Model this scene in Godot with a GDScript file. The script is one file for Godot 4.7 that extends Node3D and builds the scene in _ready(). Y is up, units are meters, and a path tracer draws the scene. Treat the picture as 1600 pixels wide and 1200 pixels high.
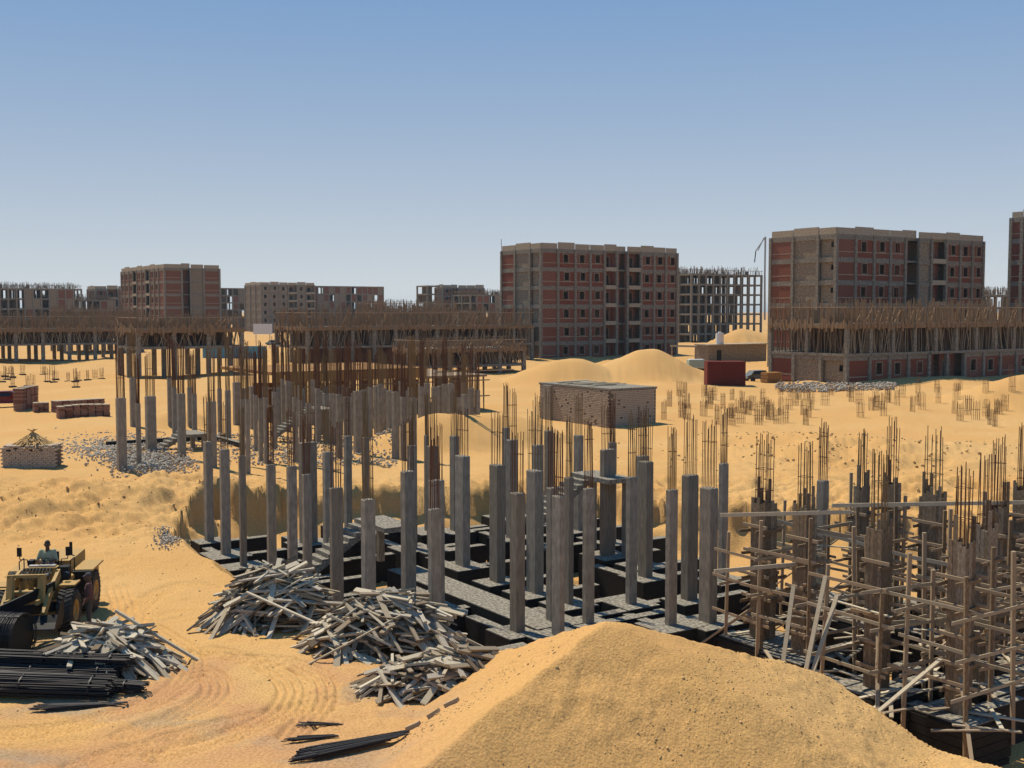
extends Node3D

const F := 1800.0
const CAM_H := 9.3
const TH := 0.588          # all the blocks share one street grid
var PITCH := atan(115.0 / 1800.0)
var rng := RandomNumberGenerator.new()
var M := {}
var counts := {}
var unit_box := BoxMesh.new()
var unit_cyl := CylinderMesh.new()
var mesh_cache := {}
var n1 := FastNoiseLite.new()
var n2 := FastNoiseLite.new()
var n3 := FastNoiseLite.new()

# ------------------------------------------------------------------ helpers
func ray(px: float, py: float) -> Vector3:
	var y := (600.0 - py) / F
	var a := -PITCH
	return Vector3((px - 800.0) / F, y * cos(a) + sin(a), y * sin(a) - cos(a))
func gp(px: float, py: float, Y: float) -> Vector3:      # where the sight line of a pixel meets height Y
	var d := ray(px, py)
	return Vector3(0, CAM_H, 0) + d * ((Y - CAM_H) / d.y)
func dp(px: float, py: float, depth: float) -> Vector3:  # ... or a given depth
	var d := ray(px, py)
	return Vector3(0, CAM_H, 0) + d * (depth / -d.z)
func gu(u: float, v: float) -> Vector3:                  # offset along the street grid
	return Vector3(cos(TH) * u - sin(TH) * v, 0, -sin(TH) * u - cos(TH) * v)
func numbered(called: String) -> String:
	if not counts.has(called):
		counts[called] = 0
		return called
	counts[called] += 1
	return "%s_%03d" % [called, counts[called]]
func tag(o: Node, label: String, category: String, group := "") -> void:
	o.set_meta("label", label)
	o.set_meta("category", category)
	if group != "": o.set_meta("group", group)
func thing(called: String, label: String, category: String, at: Vector3, turn := 0.0, group := "") -> Node3D:
	var o := Node3D.new()
	o.name = numbered(called)
	add_child(o)
	o.position = at
	o.rotation.y = turn
	tag(o, label, category, group)
	return o
func part(parent: Node, called: String, mesh: Mesh, mat: Material, xf := Transform3D.IDENTITY) -> MeshInstance3D:
	var o := MeshInstance3D.new()
	o.name = called
	o.mesh = mesh
	if mat != null: o.material_override = mat
	o.transform = xf
	parent.add_child(o, true)
	return o
func bpart(parent: Node, called: String, mat: Material, c: Vector3, s: Vector3, b := Basis.IDENTITY) -> MeshInstance3D:
	return part(parent, called, unit_box, mat, Transform3D(b * Basis.from_scale(s), c))
func bar_xf(a: Vector3, b: Vector3, w: float, t: float) -> Transform3D:   # box of w x t from a to b
	var d := b - a
	var y := d.normalized()
	var ref := Vector3.UP if abs(y.y) < 0.95 else Vector3(0.8, 0, 0.6)
	var x := ref.cross(y).normalized()
	var z := x.cross(y)
	return Transform3D(Basis(x * w, y * d.length(), z * t), (a + b) * 0.5)
func new_st() -> SurfaceTool:
	var st := SurfaceTool.new()
	st.begin(Mesh.PRIMITIVE_TRIANGLES)
	return st
func bx(st: SurfaceTool, c: Vector3, s: Vector3, b := Basis.IDENTITY) -> void:
	st.append_from(unit_box, 0, Transform3D(b * Basis.from_scale(s), c))
func bar(st: SurfaceTool, a: Vector3, b: Vector3, w: float, t: float) -> void:
	st.append_from(unit_box, 0, bar_xf(a, b, w, t))
func rod(st: SurfaceTool, a: Vector3, b: Vector3, r: float) -> void:
	st.append_from(unit_cyl, 0, bar_xf(a, b, r * 2.0, r * 2.0))
func spart(parent: Node, called: String, st: SurfaceTool, mat: Material, xf := Transform3D.IDENTITY) -> MeshInstance3D:
	return part(parent, called, st.commit(), mat, xf)
func R(a: float, b: float) -> float: return rng.randf_range(a, b)
func lin(r: float, g: float, b: float) -> Color: return Color(r, g, b).linear_to_srgb()

func noise_tex(freq: float, lo: Color, hi: Color, seed_: int, sz := 512, oct := 5) -> NoiseTexture2D:
	var n := FastNoiseLite.new()
	n.seed = seed_
	n.frequency = freq
	n.fractal_octaves = oct
	var g := Gradient.new()
	g.set_color(0, lo); g.set_color(1, hi)
	g.set_offset(0, 0.2); g.set_offset(1, 0.8)
	var t := NoiseTexture2D.new()
	t.noise = n; t.width = sz; t.height = sz; t.seamless = true; t.color_ramp = g
	return t
func bump_tex(freq: float, seed_: int, strength: float, sz := 512) -> NoiseTexture2D:
	var n := FastNoiseLite.new()
	n.seed = seed_; n.frequency = freq; n.fractal_octaves = 5
	var t := NoiseTexture2D.new()
	t.noise = n; t.width = sz; t.height = sz; t.seamless = true; t.as_normal_map = true; t.bump_strength = strength
	return t
func mat(col: Color, rough := 0.9, tex: Texture2D = null, scale := Vector3.ONE, nrm: Texture2D = null, nscale := 1.0) -> StandardMaterial3D:
	var m := StandardMaterial3D.new()
	m.albedo_color = col
	m.roughness = rough
	m.metallic_specular = 0.3
	if tex or nrm:
		m.uv1_triplanar = true
		m.uv1_world_triplanar = true
		m.uv1_scale = scale
	if tex: m.albedo_texture = tex
	if nrm:
		m.normal_enabled = true
		m.normal_texture = nrm
		m.normal_scale = nscale
	return m

func make_materials() -> void:
	var g1 := noise_tex(0.012, Color(0.62, 0.62, 0.62), Color(1, 1, 1), 3)
	var g2 := noise_tex(0.03, Color(0.7, 0.69, 0.67), Color(1, 1, 1), 8)
	var bmp := bump_tex(0.03, 5, 6.0)
	var sandt := noise_tex(0.06, Color(0.86, 0.84, 0.81), Color(1, 1, 1), 21, 1024, 6)
	var sandn := bump_tex(0.08, 22, 9.0, 1024)
	M.sand = mat(Color(1, 1, 1), 1.0, sandt, Vector3.ONE * 0.17, sandn, 0.4)
	M.sand.vertex_color_use_as_albedo = true
	M.clod = mat(lin(0.50, 0.33, 0.145), 1.0)
	var gc := noise_tex(0.012, Color(0.80, 0.80, 0.80), Color(1, 1, 1), 3)
	M.concrete = mat(lin(0.30, 0.265, 0.21), 0.95, gc, Vector3(1.4, 0.25, 1.4), bmp, 0.25)
	M.concrete2 = mat(lin(0.33, 0.29, 0.23), 0.95, gc, Vector3(1.1, 0.3, 1.1), bmp, 0.25)
	M.concrete3 = mat(lin(0.26, 0.22, 0.165), 0.95, gc, Vector3(2.1, 0.18, 2.1), bmp, 0.3)
	M.concrete_far = mat(lin(0.30, 0.265, 0.21), 0.95, g2, Vector3(0.25, 0.12, 0.25))
	M.grey_wall = mat(lin(0.34, 0.275, 0.195), 0.95, g2, Vector3(0.2, 0.2, 0.2))
	M.pale = mat(lin(0.50, 0.42, 0.31), 0.95, g2, Vector3(0.3, 0.3, 0.3))
	M.slab_top = mat(lin(0.31, 0.28, 0.225), 0.97, noise_tex(0.02, Color(0.6, 0.6, 0.6), Color(1, 1, 1), 61, 1024, 7), Vector3(0.31, 0.31, 0.31), bump_tex(0.02, 62, 5.0, 1024), 0.3)
	M.bitumen = mat(lin(0.022, 0.021, 0.02), 0.75, g1, Vector3(1, 3, 1))
	M.bricks = [mat(lin(0.27, 0.10, 0.06), 0.95, g2, Vector3(0.3, 1.3, 0.3)), mat(lin(0.32, 0.13, 0.085), 0.95, g1, Vector3(0.3, 1.6, 0.3))]
	M.brick = mat(lin(0.30, 0.098, 0.055), 0.95, noise_tex(0.03, Color(0.6, 0.55, 0.55), Color(1, 1, 1), 31), Vector3(0.35, 1.1, 0.35))
	M.brick_pack = mat(lin(0.40, 0.22, 0.15), 0.95, g2, Vector3(1.2, 1.0, 1.2))
	M.brick2 = mat(lin(0.27, 0.12, 0.075), 0.95, g2, Vector3(0.35, 1.0, 0.35))
	M.pale_brick = mat(lin(0.56, 0.46, 0.35), 0.95, g2, Vector3(1, 1, 1))
	M.bricks.append(M.brick)
	M.mortar = mat(lin(0.13, 0.105, 0.08), 0.95)
	M.stone = mat(lin(0.52, 0.47, 0.39), 0.95, g2, Vector3(1, 1, 1))
	M.rebar = mat(lin(0.13, 0.065, 0.035), 0.75)
	M.rebar_y = mat(lin(0.20, 0.13, 0.06), 0.75)
	M.rebar_dark = mat(lin(0.035, 0.033, 0.034), 0.5)
	M.rebar_dark.metallic = 0.4
	var wt := noise_tex(0.02, Color(0.72, 0.70, 0.66), Color(1, 1, 1), 41)
	M.plank = []
	for c in [lin(0.62, 0.55, 0.42), lin(0.54, 0.47, 0.35), lin(0.44, 0.37, 0.27), lin(0.68, 0.61, 0.48), lin(0.34, 0.275, 0.20), lin(0.20, 0.15, 0.10), lin(0.48, 0.43, 0.36)]:
		var m := mat(c, 0.9, wt, Vector3(3, 3, 3))
		m.uv1_world_triplanar = false
		M.plank.append(m)
	M.form = []
	for c in [lin(0.26, 0.205, 0.145), lin(0.21, 0.16, 0.11), lin(0.29, 0.22, 0.15), lin(0.34, 0.28, 0.21)]:
		M.form.append(mat(c, 0.9, wt, Vector3(2.5, 0.5, 2.5)))
	M.pole = mat(lin(0.25, 0.18, 0.115), 0.9, wt, Vector3(3, 0.6, 3))
	M.pole2 = mat(lin(0.29, 0.215, 0.14), 0.9)
	M.crown = mat(lin(0.24, 0.155, 0.085), 0.9)
	M.ply = mat(lin(0.42, 0.22, 0.07), 0.85, g2, Vector3(0.6, 0.6, 0.6))
	M.yellow = mat(lin(0.52, 0.33, 0.11), 0.6, g2, Vector3(1.5, 1.5, 1.5))
	M.black = mat(lin(0.012, 0.012, 0.012), 0.6)
	M.tyre = mat(lin(0.075, 0.068, 0.058), 0.9, g1, Vector3(2, 2, 2))
	M.steel = mat(lin(0.35, 0.34, 0.32), 0.45)
	M.steel.metallic = 0.6
	M.rust = mat(lin(0.24, 0.042, 0.022), 0.8, noise_tex(0.05, Color(0.55, 0.5, 0.5), Color(1, 1, 1), 51), Vector3(0.5, 0.5, 0.5))
	M.white = mat(lin(0.62, 0.62, 0.60), 0.6)
	M.blue = mat(lin(0.09, 0.22, 0.28), 0.7)
	M.green = mat(lin(0.30, 0.36, 0.29), 0.7)
	M.glass = mat(lin(0.02, 0.025, 0.03), 0.1)
	M.skin = StandardMaterial3D.new()
	M.skin.vertex_color_use_as_albedo = true
	M.skin.roughness = 0.9

# ------------------------------------------------------------------ terrain
var pit := PackedVector2Array()
var pit_steep := []
var ridges := []
var tracks := []
var last_pd := 0.0
func seg_d(p: Vector2, a: Vector2, b: Vector2) -> Vector2:      # distance, parameter
	var ab := b - a
	var t := clampf((p - a).dot(ab) / ab.length_squared(), 0, 1)
	return Vector2(p.distance_to(a + ab * t), t)
func flat(px: float, py: float, Y := 0.0) -> Vector2:
	var p := gp(px, py, Y)
	return Vector2(p.x, -p.z)
func setup_terrain() -> void:
	n1.seed = 1; n1.frequency = 0.35; n1.fractal_octaves = 4
	n2.seed = 2; n2.frequency = 0.045; n2.fractal_octaves = 3
	n3.seed = 3; n3.frequency = 1.6; n3.fractal_octaves = 4
	for n in [n1, n3]:
		n.domain_warp_enabled = true
		n.domain_warp_amplitude = 0.6 / n.frequency
		n.domain_warp_frequency = n.frequency * 0.6
	# outline of the excavation (x, depth); a steep flag for the edge that starts at each corner
	pit = PackedVector2Array([flat(262, 838), flat(400, 915), flat(560, 975), flat(790, 1050), Vector2(3.4, 28.6), Vector2(7.6, 25.2), Vector2(10.6, 22.0), Vector2(40, 19), Vector2(40, 47), Vector2(23, 49), Vector2(15, 52), Vector2(9, 54), Vector2(4, 57), Vector2(-6, 57.5), Vector2(-15.5, 57)])
	pit_steep = [0, 0, 0, 0, 0, 0, 0, 0, 1, 1, 1, 1, 1, 1, 1]
	# piles of sand: a, b (x, depth), height at a, height at b, slope, rounding
	ridges = [[Vector2(5.6, 147.0), Vector2(8.6, 147.5), 2.7, 2.6, 0.42, 0.8],
		[Vector2(16.8, 150.0), Vector2(18.4, 150.0), 3.5, 3.5, 0.44, 0.7],
		[Vector2(48.5, 110.0), Vector2(60.0, 116.0), 2.7, 3.0, 0.42, 1.2],
		[Vector2(19.0, 73.0), Vector2(26.0, 71.0), 1.0, 0.8, 0.13, 2.0],
		[Vector2(-4.8, 77.0), Vector2(0.0, 79.0), 2.0, 1.6, 0.42, 0.8],
		[Vector2(52.0, 262.0), Vector2(58.0, 262.0), 5.0, 4.0, 0.5, 1.0],
		[Vector2(-21.0, 53.0), Vector2(-17.0, 56.0), 0.75, 0.9, 0.2, 0.7],
		[Vector2(-26.0, 88.0), Vector2(-25.0, 88.0), 1.3, 1.3, 0.5, 0.4]]
	for pl in [[[184, 915], [197, 950], [190, 985]], [[262, 1040], [330, 1058], [345, 1085], [300, 1118], [200, 1150]], [[330, 1022], [415, 1043], [462, 1075], [448, 1112], [380, 1145], [250, 1180]], [[120, 1195], [260, 1160], [420, 1120], [540, 1095]], [[205, 985], [215, 940], [290, 905], [330, 912]], [[240, 1010], [300, 1030], [470, 1040], [520, 1085], [460, 1150]], [[0, 1150], [120, 1140], [280, 1090], [310, 1030], [240, 985]]]:
		var w := PackedVector2Array()
		for q in pl: w.append(flat(q[0], q[1]))
		# round the corners of the wheel path
		for k in 2:
			var s := PackedVector2Array([w[0]])
			for i in range(w.size() - 1):
				s.append(w[i].lerp(w[i + 1], 0.25)); s.append(w[i].lerp(w[i + 1], 0.75))
			s.append(w[w.size() - 1])
			w = s
		tracks.append(w)
func pit_depth(p: Vector2) -> float:
	if p.y > 62 or p.y < 17 or p.x < -22: return 0.0
	var best := 1e9
	var bi := 0
	for i in pit.size():
		var q := seg_d(p, pit[i], pit[(i + 1) % pit.size()])
		if q.x < best: best = q.x; bi = i
	if not Geometry2D.is_point_in_polygon(p, pit): return 0.0
	var wob := n2.get_noise_2d(p.x * 5.0, p.y * 5.0) * 1.1
	if pit_steep[bi] == 1:
		var s := best + wob
		return clampf(s * 3.2, 0.0, 0.95) + clampf((s - 0.25) * 0.62, 0.0, 1.05)
	return clampf((best + wob * 0.5) * 1.1, 0.0, 1.9)
func height(x: float, d: float) -> float:
	var p := Vector2(x, d)
	var near := 1.0 - smoothstep(60.0, 200.0, d)
	var y := n2.get_noise_2d(x, d) * (0.25 + 0.5 * smoothstep(60.0, 160.0, d)) * (1.0 if d < 600 else 0.3)
	y += 0.4 * smoothstep(47.0, 58.0, d + n1.get_noise_2d(x * 0.4, d * 0.4) * 5.0)
	# the loose bank between the yard and the upper ground
	var bank := smoothstep(44.0, 50.0, d) * (1.0 - smoothstep(58.0, 63.0, d))
	y += n1.get_noise_2d(x, d) * (0.06 + 0.62 * bank)
	if near > 0.0:
		var patch := clampf(0.5 + n2.get_noise_2d(x * 6.0 + 11.0, d * 6.0) * 1.6, 0.1, 1.2)
		y += n3.get_noise_2d(x, d) * (0.06 * patch + 0.10 * bank) * near
		if d > 55.0 and x > 5.0 and x < 40.0:
			y += n1.get_noise_2d(x * 1.2, d * 1.2) * 0.6 * exp(-pow((x - 20.0) / 9.0, 2.0) - pow((d - 69.0) / 6.0, 2.0))
	var extra := 0.0
	for r in ridges:
		if absf(r[0].y - d) > 26.0: continue
		var q := seg_d(p, r[0], r[1])
		var rd: float = sqrt(q.x * q.x + r[5] * r[5]) - r[5]
		var wob: float = 1.0 + 0.16 * n1.get_noise_2d(x * 0.7, d * 0.7)
		extra = maxf(extra, lerpf(r[2], r[3], q.y) - rd * r[4] * wob)
	if d < 32.0 and x > -5.0:
		# the near pile: four tipped faces that meet in creases
		var e := Vector2(x - 2.1, d - 24.2)
		var wb := n1.get_noise_2d(x * 0.6 + 5.0, d * 0.6) * 0.22
		var fl := 0.62 * e.dot(Vector2(-0.97, 0.19))
		var ff := 0.60 * e.dot(Vector2(0.30, -0.95))
		var fr := 0.43 * e.dot(Vector2(0.92, -0.39))
		var fb := 0.66 * e.dot(Vector2(0.25, 0.97))
		var big := maxf(maxf(fl, ff), maxf(fr, fb))
		var top := 2.62 - sqrt(big * big + 0.03) + 0.17 + wb * clampf(big, 0.0, 0.5)
		extra = maxf(extra, top)
	if extra > 0.0: y += extra * minf(1.0, 0.5 + extra)
	var pd := pit_depth(p)
	last_pd = pd
	if pd > 0.0: y = lerpf(y, 0.1, minf(pd, 1.0)) - pd
	if d < 46.0 and d > 22.0 and x < -1.0:
		for w in tracks:
			var best := 9.0
			for i in range(w.size() - 1):
				best = minf(best, seg_d(p, w[i], w[i + 1]).x)
			if best < 0.42:
				y += -0.05 + 0.045 * cos(best * 30.0)
	return y
func gy(p: Vector3) -> Vector3: return Vector3(p.x, height(p.x, -p.z), p.z)
func on(px: float, py: float, Y := 0.0) -> Vector3: return gy(gp(px, py, Y))

func build_ground() -> void:
	var angs := PackedFloat32Array()
	var a := -80.0
	while a < 80.0:
		angs.append(deg_to_rad(a))
		a += 0.1 if absf(a + 0.05) < 27.0 else 2.65
	angs.append(deg_to_rad(80.0))
	var ds := PackedFloat32Array()
	var d := 3.0
	while d < 6000.0:
		ds.append(d)
		if d < 18.0: d *= 1.04
		elif d < 66.0: d *= 1.0034
		elif d < 300.0: d *= 1.012
		else: d *= 1.06
	var verts := PackedVector3Array()
	var cols := PackedColorArray()
	var na := angs.size()
	var cs := PackedFloat32Array()
	for k in na: cs.append(tan(angs[k]))
	var sand := Color(0.55, 0.325, 0.118)
	var red := Color(0.47, 0.26, 0.125)
	var grey := Color(0.30, 0.25, 0.18)
	var pale := Color(0.58, 0.375, 0.16)
	for i in ds.size():
		d = ds[i]
		for k in na:
			var x := d * cs[k]
			verts.append(Vector3(x, height(x, d), -d))
			var c := sand.lerp(pale, clampf(n2.get_noise_2d(x * 1.7 + 40, d * 1.7) * 1.3 + 0.25, 0, 1) * 0.6)
			if d < 32.0 and x < 1.0:
				var edge := clampf((0.0 - x) / 4.0, 0.0, 1.0)
				var f := clampf(n1.get_noise_2d(x * 0.6 + 9, d * 0.6) * 1.6 + (29.0 - d) * 0.14 + 0.1, 0, 1)
				c = c.lerp(red, f * 0.9 * edge)
				var g := clampf(n1.get_noise_2d(x * 0.5 - 30, d * 0.9) * 3.0 - 0.55, 0, 1)
				c = c.lerp(grey, g * 0.6 * edge)
			if last_pd > 1.8: c = sand
			cols.append(c)
	var idx := PackedInt32Array()
	for i in ds.size() - 1:
		for k in na - 1:
			var q := i * na + k
			idx.append_array([q, q + na, q + 1, q + 1, q + na, q + na + 1])
	var arr := []
	arr.resize(Mesh.ARRAY_MAX)
	arr[Mesh.ARRAY_VERTEX] = verts
	arr[Mesh.ARRAY_COLOR] = cols
	arr[Mesh.ARRAY_INDEX] = idx
	var st := SurfaceTool.new()
	st.create_from_arrays(arr)
	st.generate_normals()
	var o := part(self, "ground", st.commit(), M.sand)
	o.set_meta("kind", "structure")

func lump_mesh(seed_: int) -> ArrayMesh:
	var r := RandomNumberGenerator.new()
	r.seed = seed_
	var s := SphereMesh.new()
	s.radial_segments = 6; s.rings = 3; s.radius = 0.5; s.height = 1.0
	var arr := s.get_mesh_arrays()
	var v: PackedVector3Array = arr[Mesh.ARRAY_VERTEX]
	var seen := {}
	for i in v.size():
		var key := str(v[i].snapped(Vector3.ONE * 0.01))
		if not seen.has(key): seen[key] = v[i] * r.randf_range(0.65, 1.2)
		v[i] = seen[key]
	arr[Mesh.ARRAY_VERTEX] = v
	arr[Mesh.ARRAY_NORMAL] = null
	arr[Mesh.ARRAY_TANGENT] = null
	var m := ArrayMesh.new()
	m.add_surface_from_arrays(Mesh.PRIMITIVE_TRIANGLES, arr)
	var st := SurfaceTool.new()
	st.create_from(m, 0)
	st.deindex()
	st.generate_normals()
	return st.commit()
func scatter(called: String, label: String, cat: String, material: Material, n: int, place: Callable) -> void:
	var mm := MultiMesh.new()
	mm.transform_format = MultiMesh.TRANSFORM_3D
	mm.mesh = lump_mesh(n)
	mm.instance_count = n
	for i in n:
		var q: Array = place.call(i)
		var b := Basis.from_euler(Vector3(R(0, 6), R(0, 6), R(0, 6))) * Basis.from_scale(Vector3(R(0.7, 1.3), R(0.5, 0.9), R(0.7, 1.2)) * q[1])
		mm.set_instance_transform(i, Transform3D(b, q[0]))
	var o := MultiMeshInstance3D.new()
	o.multimesh = mm
	o.material_override = material
	o.name = numbered(called)
	add_child(o)
	tag(o, label, cat)
	o.set_meta("kind", "stuff")

# ------------------------------------------------------------------ concrete frames
func chamfer_col(a: float, b: float, h: float) -> ArrayMesh:
	var st := new_st()
	st.set_smooth_group(-1)
	var c := 0.015
	var ring := [Vector2(a - c, b), Vector2(a, b - c), Vector2(a, -b + c), Vector2(a - c, -b), Vector2(-a + c, -b), Vector2(-a, -b + c), Vector2(-a, b - c), Vector2(-a + c, b)]
	var lv := [[0.0, 1.0], [h * 0.5, R(0.985, 1.01)], [h - 0.03, 1.0], [h, 0.94]]
	for k in lv.size() - 1:
		for i in 8:
			var p: Vector2 = ring[i]
			var q: Vector2 = ring[(i + 1) % 8]
			var s0: float = lv[k][1]
			var s1: float = lv[k + 1][1]
			var A := Vector3(p.x * s0, lv[k][0], p.y * s0); var B := Vector3(q.x * s0, lv[k][0], q.y * s0)
			var C := Vector3(q.x * s1, lv[k + 1][0], q.y * s1); var D := Vector3(p.x * s1, lv[k + 1][0], p.y * s1)
			for v in [A, B, C, A, C, D]: st.add_vertex(v)
	for i in range(1, 7):
		for v in [ring[0], ring[i], ring[i + 1]]: st.add_vertex(Vector3(v.x * 0.94, h, v.y * 0.94))
	st.generate_normals()
	return st.commit()
func rebar_mesh(a: float, b: float, h: float, y0: float, n := 10, r := 0.011) -> ArrayMesh:
	var st := new_st()
	var A := a - 0.04
	var B := b - 0.04
	var per := 4.0 * (A + B)
	for i in n:
		var s := (float(i) + 0.2) / n * per
		var p := Vector2()
		if s < 2 * A: p = Vector2(-A + s, -B)
		elif s < 2 * A + 2 * B: p = Vector2(A, -B + s - 2 * A)
		elif s < 4 * A + 2 * B: p = Vector2(A - (s - 2 * A - 2 * B), B)
		else: p = Vector2(-A, B - (s - 4 * A - 2 * B))
		var top := h * R(0.86, 1.04)
		rod(st, Vector3(p.x, y0 - 0.1, p.y), Vector3(p.x + R(-0.035, 0.035), y0 + top, p.y + R(-0.035, 0.035)), r)
	for t in [R(0.2, 0.4), R(0.5, 0.75)]:
		if rng.randf() < 0.65:
			var y: float = y0 + h * t
			bar(st, Vector3(-A, y, -B), Vector3(A, y, -B), 0.014, 0.014); bar(st, Vector3(-A, y, B), Vector3(A, y, B), 0.014, 0.014)
			bar(st, Vector3(-A, y, -B), Vector3(-A, y, B), 0.014, 0.014); bar(st, Vector3(A, y, -B), Vector3(A, y, B), 0.014, 0.014)
	return st.commit()
func column(t: Node3D, w: Vector3, a: float, b: float, h: float, rb: float, material: Material, bars := 10, r := 0.011) -> MeshInstance3D:
	# w: base in the world; the thing t stands square to the street grid
	var xf := t.transform.affine_inverse() * Transform3D(Basis(Vector3.UP, TH), w)
	var c := part(t, "column", chamfer_col(a * 0.5, b * 0.5, h), material, xf)
	if rb > 0.0: part(c, "rebar_cage", rebar_mesh(a * 0.5, b * 0.5, rb, h, bars, r), M.rebar if rng.randf() < 0.6 else M.rebar_y)
	return c
func footing(t: Node3D, called: String, w: Vector3, sx: float, sz: float, top: float, bottom: float) -> void:
	var xf := t.transform.affine_inverse() * Transform3D(Basis(Vector3.UP, TH), Vector3(w.x, 0, w.z))
	var f := bpart(t, called, M.bitumen, xf * Vector3(0, (top + bottom) * 0.5, 0), Vector3(sx, top - bottom, sz), xf.basis)
	var cap := new_st()
	bx(cap, Vector3(0, top + 0.012, 0), Vector3(sx - 0.03, 0.024, sz - 0.03))
	f.scale = Vector3.ONE
	f.mesh = box_of(Vector3(sx, top - bottom, sz))
	f.transform = Transform3D(xf.basis, xf * Vector3(0, (top + bottom) * 0.5, 0))
	var c := spart(f, "concrete_top", cap, M.slab_top, Transform3D(Basis.IDENTITY, Vector3(0, -(top + bottom) * 0.5, 0)))
	c.name = "concrete_top"
func box_of(s: Vector3) -> BoxMesh:
	var key := "b" + str(s.snapped(Vector3.ONE * 0.001))
	if not mesh_cache.has(key):
		var m := BoxMesh.new()
		m.size = s
		mesh_cache[key] = m
	return mesh_cache[key]
func stair(t: Node3D, w: Vector3, top: float, steps: int, dirz: float) -> void:
	# a landing with a flight running down from it
	var xf := t.transform.affine_inverse() * Transform3D(Basis(Vector3.UP, TH - PI / 2), Vector3(w.x, 0, w.z))
	var s := part(t, "stair_flight", null, M.slab_top, xf)
	var st := new_st()
	bx(st, Vector3(0, top - 0.09, 0), Vector3(2.6, 0.18, 1.3))
	for k in steps:
		bx(st, Vector3(-0.65, top - 0.17 * (k + 1) - 0.08, dirz * (0.65 + 0.28 * k + 0.14)), Vector3(1.25, 0.165, 0.285))
	var l := 0.28 * steps
	bar(st, Vector3(-0.65, top - 0.28, dirz * 0.6), Vector3(-0.65, top - 0.28 - 0.17 * steps, dirz * (0.6 + l)), 1.22, 0.16)
	s.mesh = st.commit()
	for k in [-1.1, 1.1]:
		bpart(s, "landing_post", M.concrete, Vector3(k, (top - 0.18 - 0.7) * 0.5, -0.4), Vector3(0.25, top - 0.18 + 0.7, 0.25))

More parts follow.
